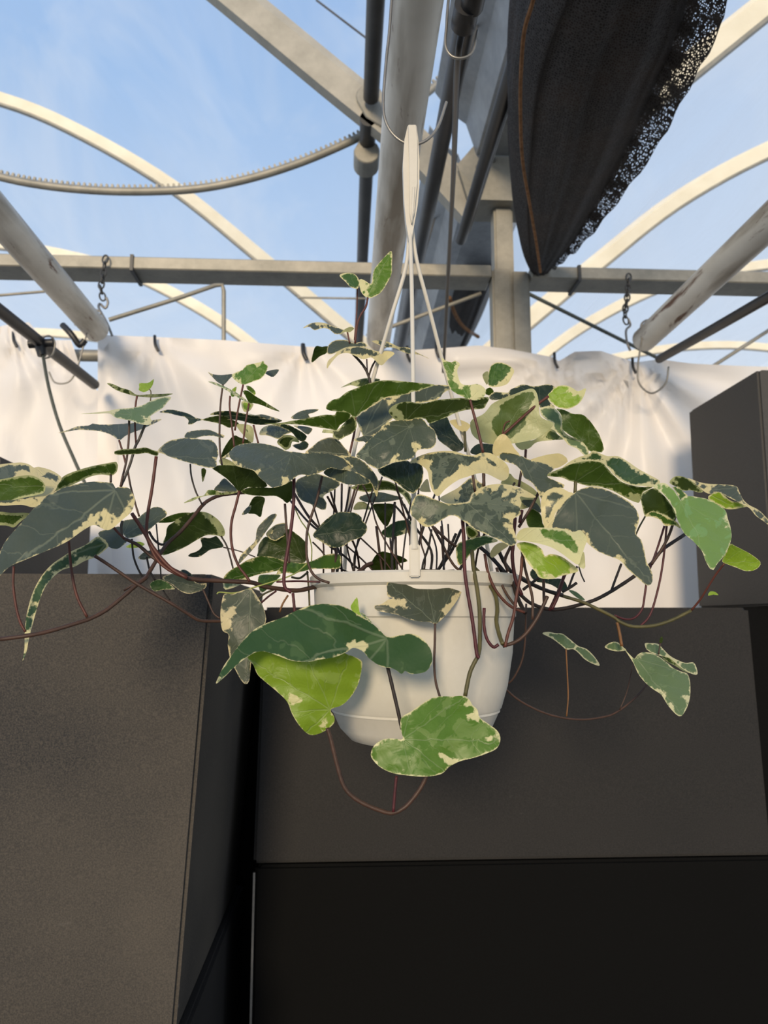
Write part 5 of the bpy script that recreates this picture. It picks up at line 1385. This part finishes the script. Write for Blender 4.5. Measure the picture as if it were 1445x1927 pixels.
S('M', .89, 12, 'brown', [(572, 660), (520, 820), (450, 960), (350, 1110)])
S('M', .93, 7, 'olive', [(292, 655), (215, 800), (120, 1060)])
S('N', .93, 10, 'dark', [(1145, 105), (1090, 250), (1050, 360)])
S('N', (1.0, 1.05), 8, 'brown', [(250, 480), (242, 800), (215, 1000), (150, 1150), (90, 1225), (35, 1230), (65, 1290), (200, 1400), (400, 1500), (600, 1555), (800, 1570), (980, 1545), (1080, 1512), (1200, 1430), (1330, 1310), (1420, 1180)], 'stem')
S('N', 1.04, 6, 'tan', [(625, 905), (635, 1100), (645, 1350), (630, 1540)])
S('N', 1.02, 5, 'brown', [(1255, 1050), (1200, 1300), (1130, 1480)])
S('N', .91, 13, 'tan', [(1105, 655), (1125, 740), (1150, 880)])
S('P', .97, 6, 'brown', [(712, 450), (695, 560)])
S('N', .9, 14, 'mar', [(470, 545), (550, 370), (615, 200)])
S('N', .92, 12, 'dark', [(590, 370), (660, 330), (725, 285)])
S('N', .93, 9, 'dark', [(650, 330), (690, 220), (730, 130)])
S('N', .95, 6, 'grey', [(745, 130), (770, 210), (800, 275)])
S('N', .88, 9, 'brown', [(410, 250), (415, 480)])
S('Q', .79, 17, 'brown', [(1080, 1500), (1110, 1600), (1140, 1720), (1180, 1880), (1225, 2025), (1290, 2120), (1400, 2200), (1560, 2270), (1690, 2300), (1800, 2250), (1880, 2170), (1960, 2060), (2020, 1940)], 'stem')
S('R', .77, 12, 'mar', [(430, 2000), (415, 2150), (400, 2340)])
S('R', .765, 15, 'dark', [(345, 970), (395, 1180), (450, 1420), (480, 1560)])
S('R', .78, 10, 'brown', [(793, 565), (790, 750), (785, 950), (800, 1120), (845, 1280)])
# the thicket of stalks rising from the soil
for q in ([(215, 1050), (212, 1300), (205, 1600), (215, 1890)], [(375, 1060), (300, 1310), (260, 1600), (330, 1900)], [(412, 1055), (490, 1230), (540, 1420), (640, 1620), (740, 1780), (810, 1900)],
          [(595, 985), (540, 1150), (440, 1420), (340, 1700), (330, 1900)], [(100, 1640), (250, 1740), (340, 1830), (480, 1900)], [(240, 1620), (380, 1740), (520, 1880)],
          [(110, 1130), (165, 1310), (230, 1500)], [(390, 1560), (600, 1760), (700, 1890)], [(-60, 1600), (20, 1680), (80, 1750), (220, 1860), (350, 1900)], [(290, 1080), (260, 1260), (225, 1400)],
          [(940, 1080), (930, 1300), (960, 1500), (900, 1750), (870, 1900)], [(700, 1240), (780, 1330), (850, 1450), (860, 1650)], [(730, 1100), (790, 1240), (840, 1330), (870, 1400)],
          [(980, 1440), (960, 1600), (1000, 1750), (985, 1900)], [(1060, 1480), (1030, 1650), (980, 1800), (970, 1900)], [(1340, 1480), (1240, 1700), (1130, 1850), (1090, 1910)],
          [(1290, 1520), (1210, 1700), (1100, 1900)], [(1150, 1450), (1165, 1700), (1180, 1900)], [(1215, 1430), (1220, 1650), (1170, 1850)], [(1390, 1400), (1410, 1650), (1330, 1850), (1250, 1910)],
          [(540, 1450), (570, 1700), (600, 1890)], [(670, 1560), (680, 1750), (670, 1900)], [(720, 1550), (725, 1750), (740, 1900)]):
    S('H', random.uniform(.93, 1.02), random.choice((7, 9, 11, 12)), random.choice(('dark', 'dark', 'brown')), q)
rnd = random.Random(11)
for k in range(16):
    x0 = rnd.uniform(20, 1500); y0 = 1915
    x1 = x0 + rnd.uniform(-350, 350) + (x0 - 760) * .25; y1 = rnd.uniform(950, 1250)
    S('H', (rnd.uniform(.90, 1.0), rnd.uniform(.88, 1.08)), rnd.choice((7, 9, 11)), rnd.choice(('dark', 'brown', 'dark')), [(x0, y0), (x0 + (x1 - x0) * rnd.uniform(-.1, .3), y0 - (y0 - y1) * .35), (x0 + (x1 - x0) * .6, y0 - (y0 - y1) * .7), (x1, y1)])
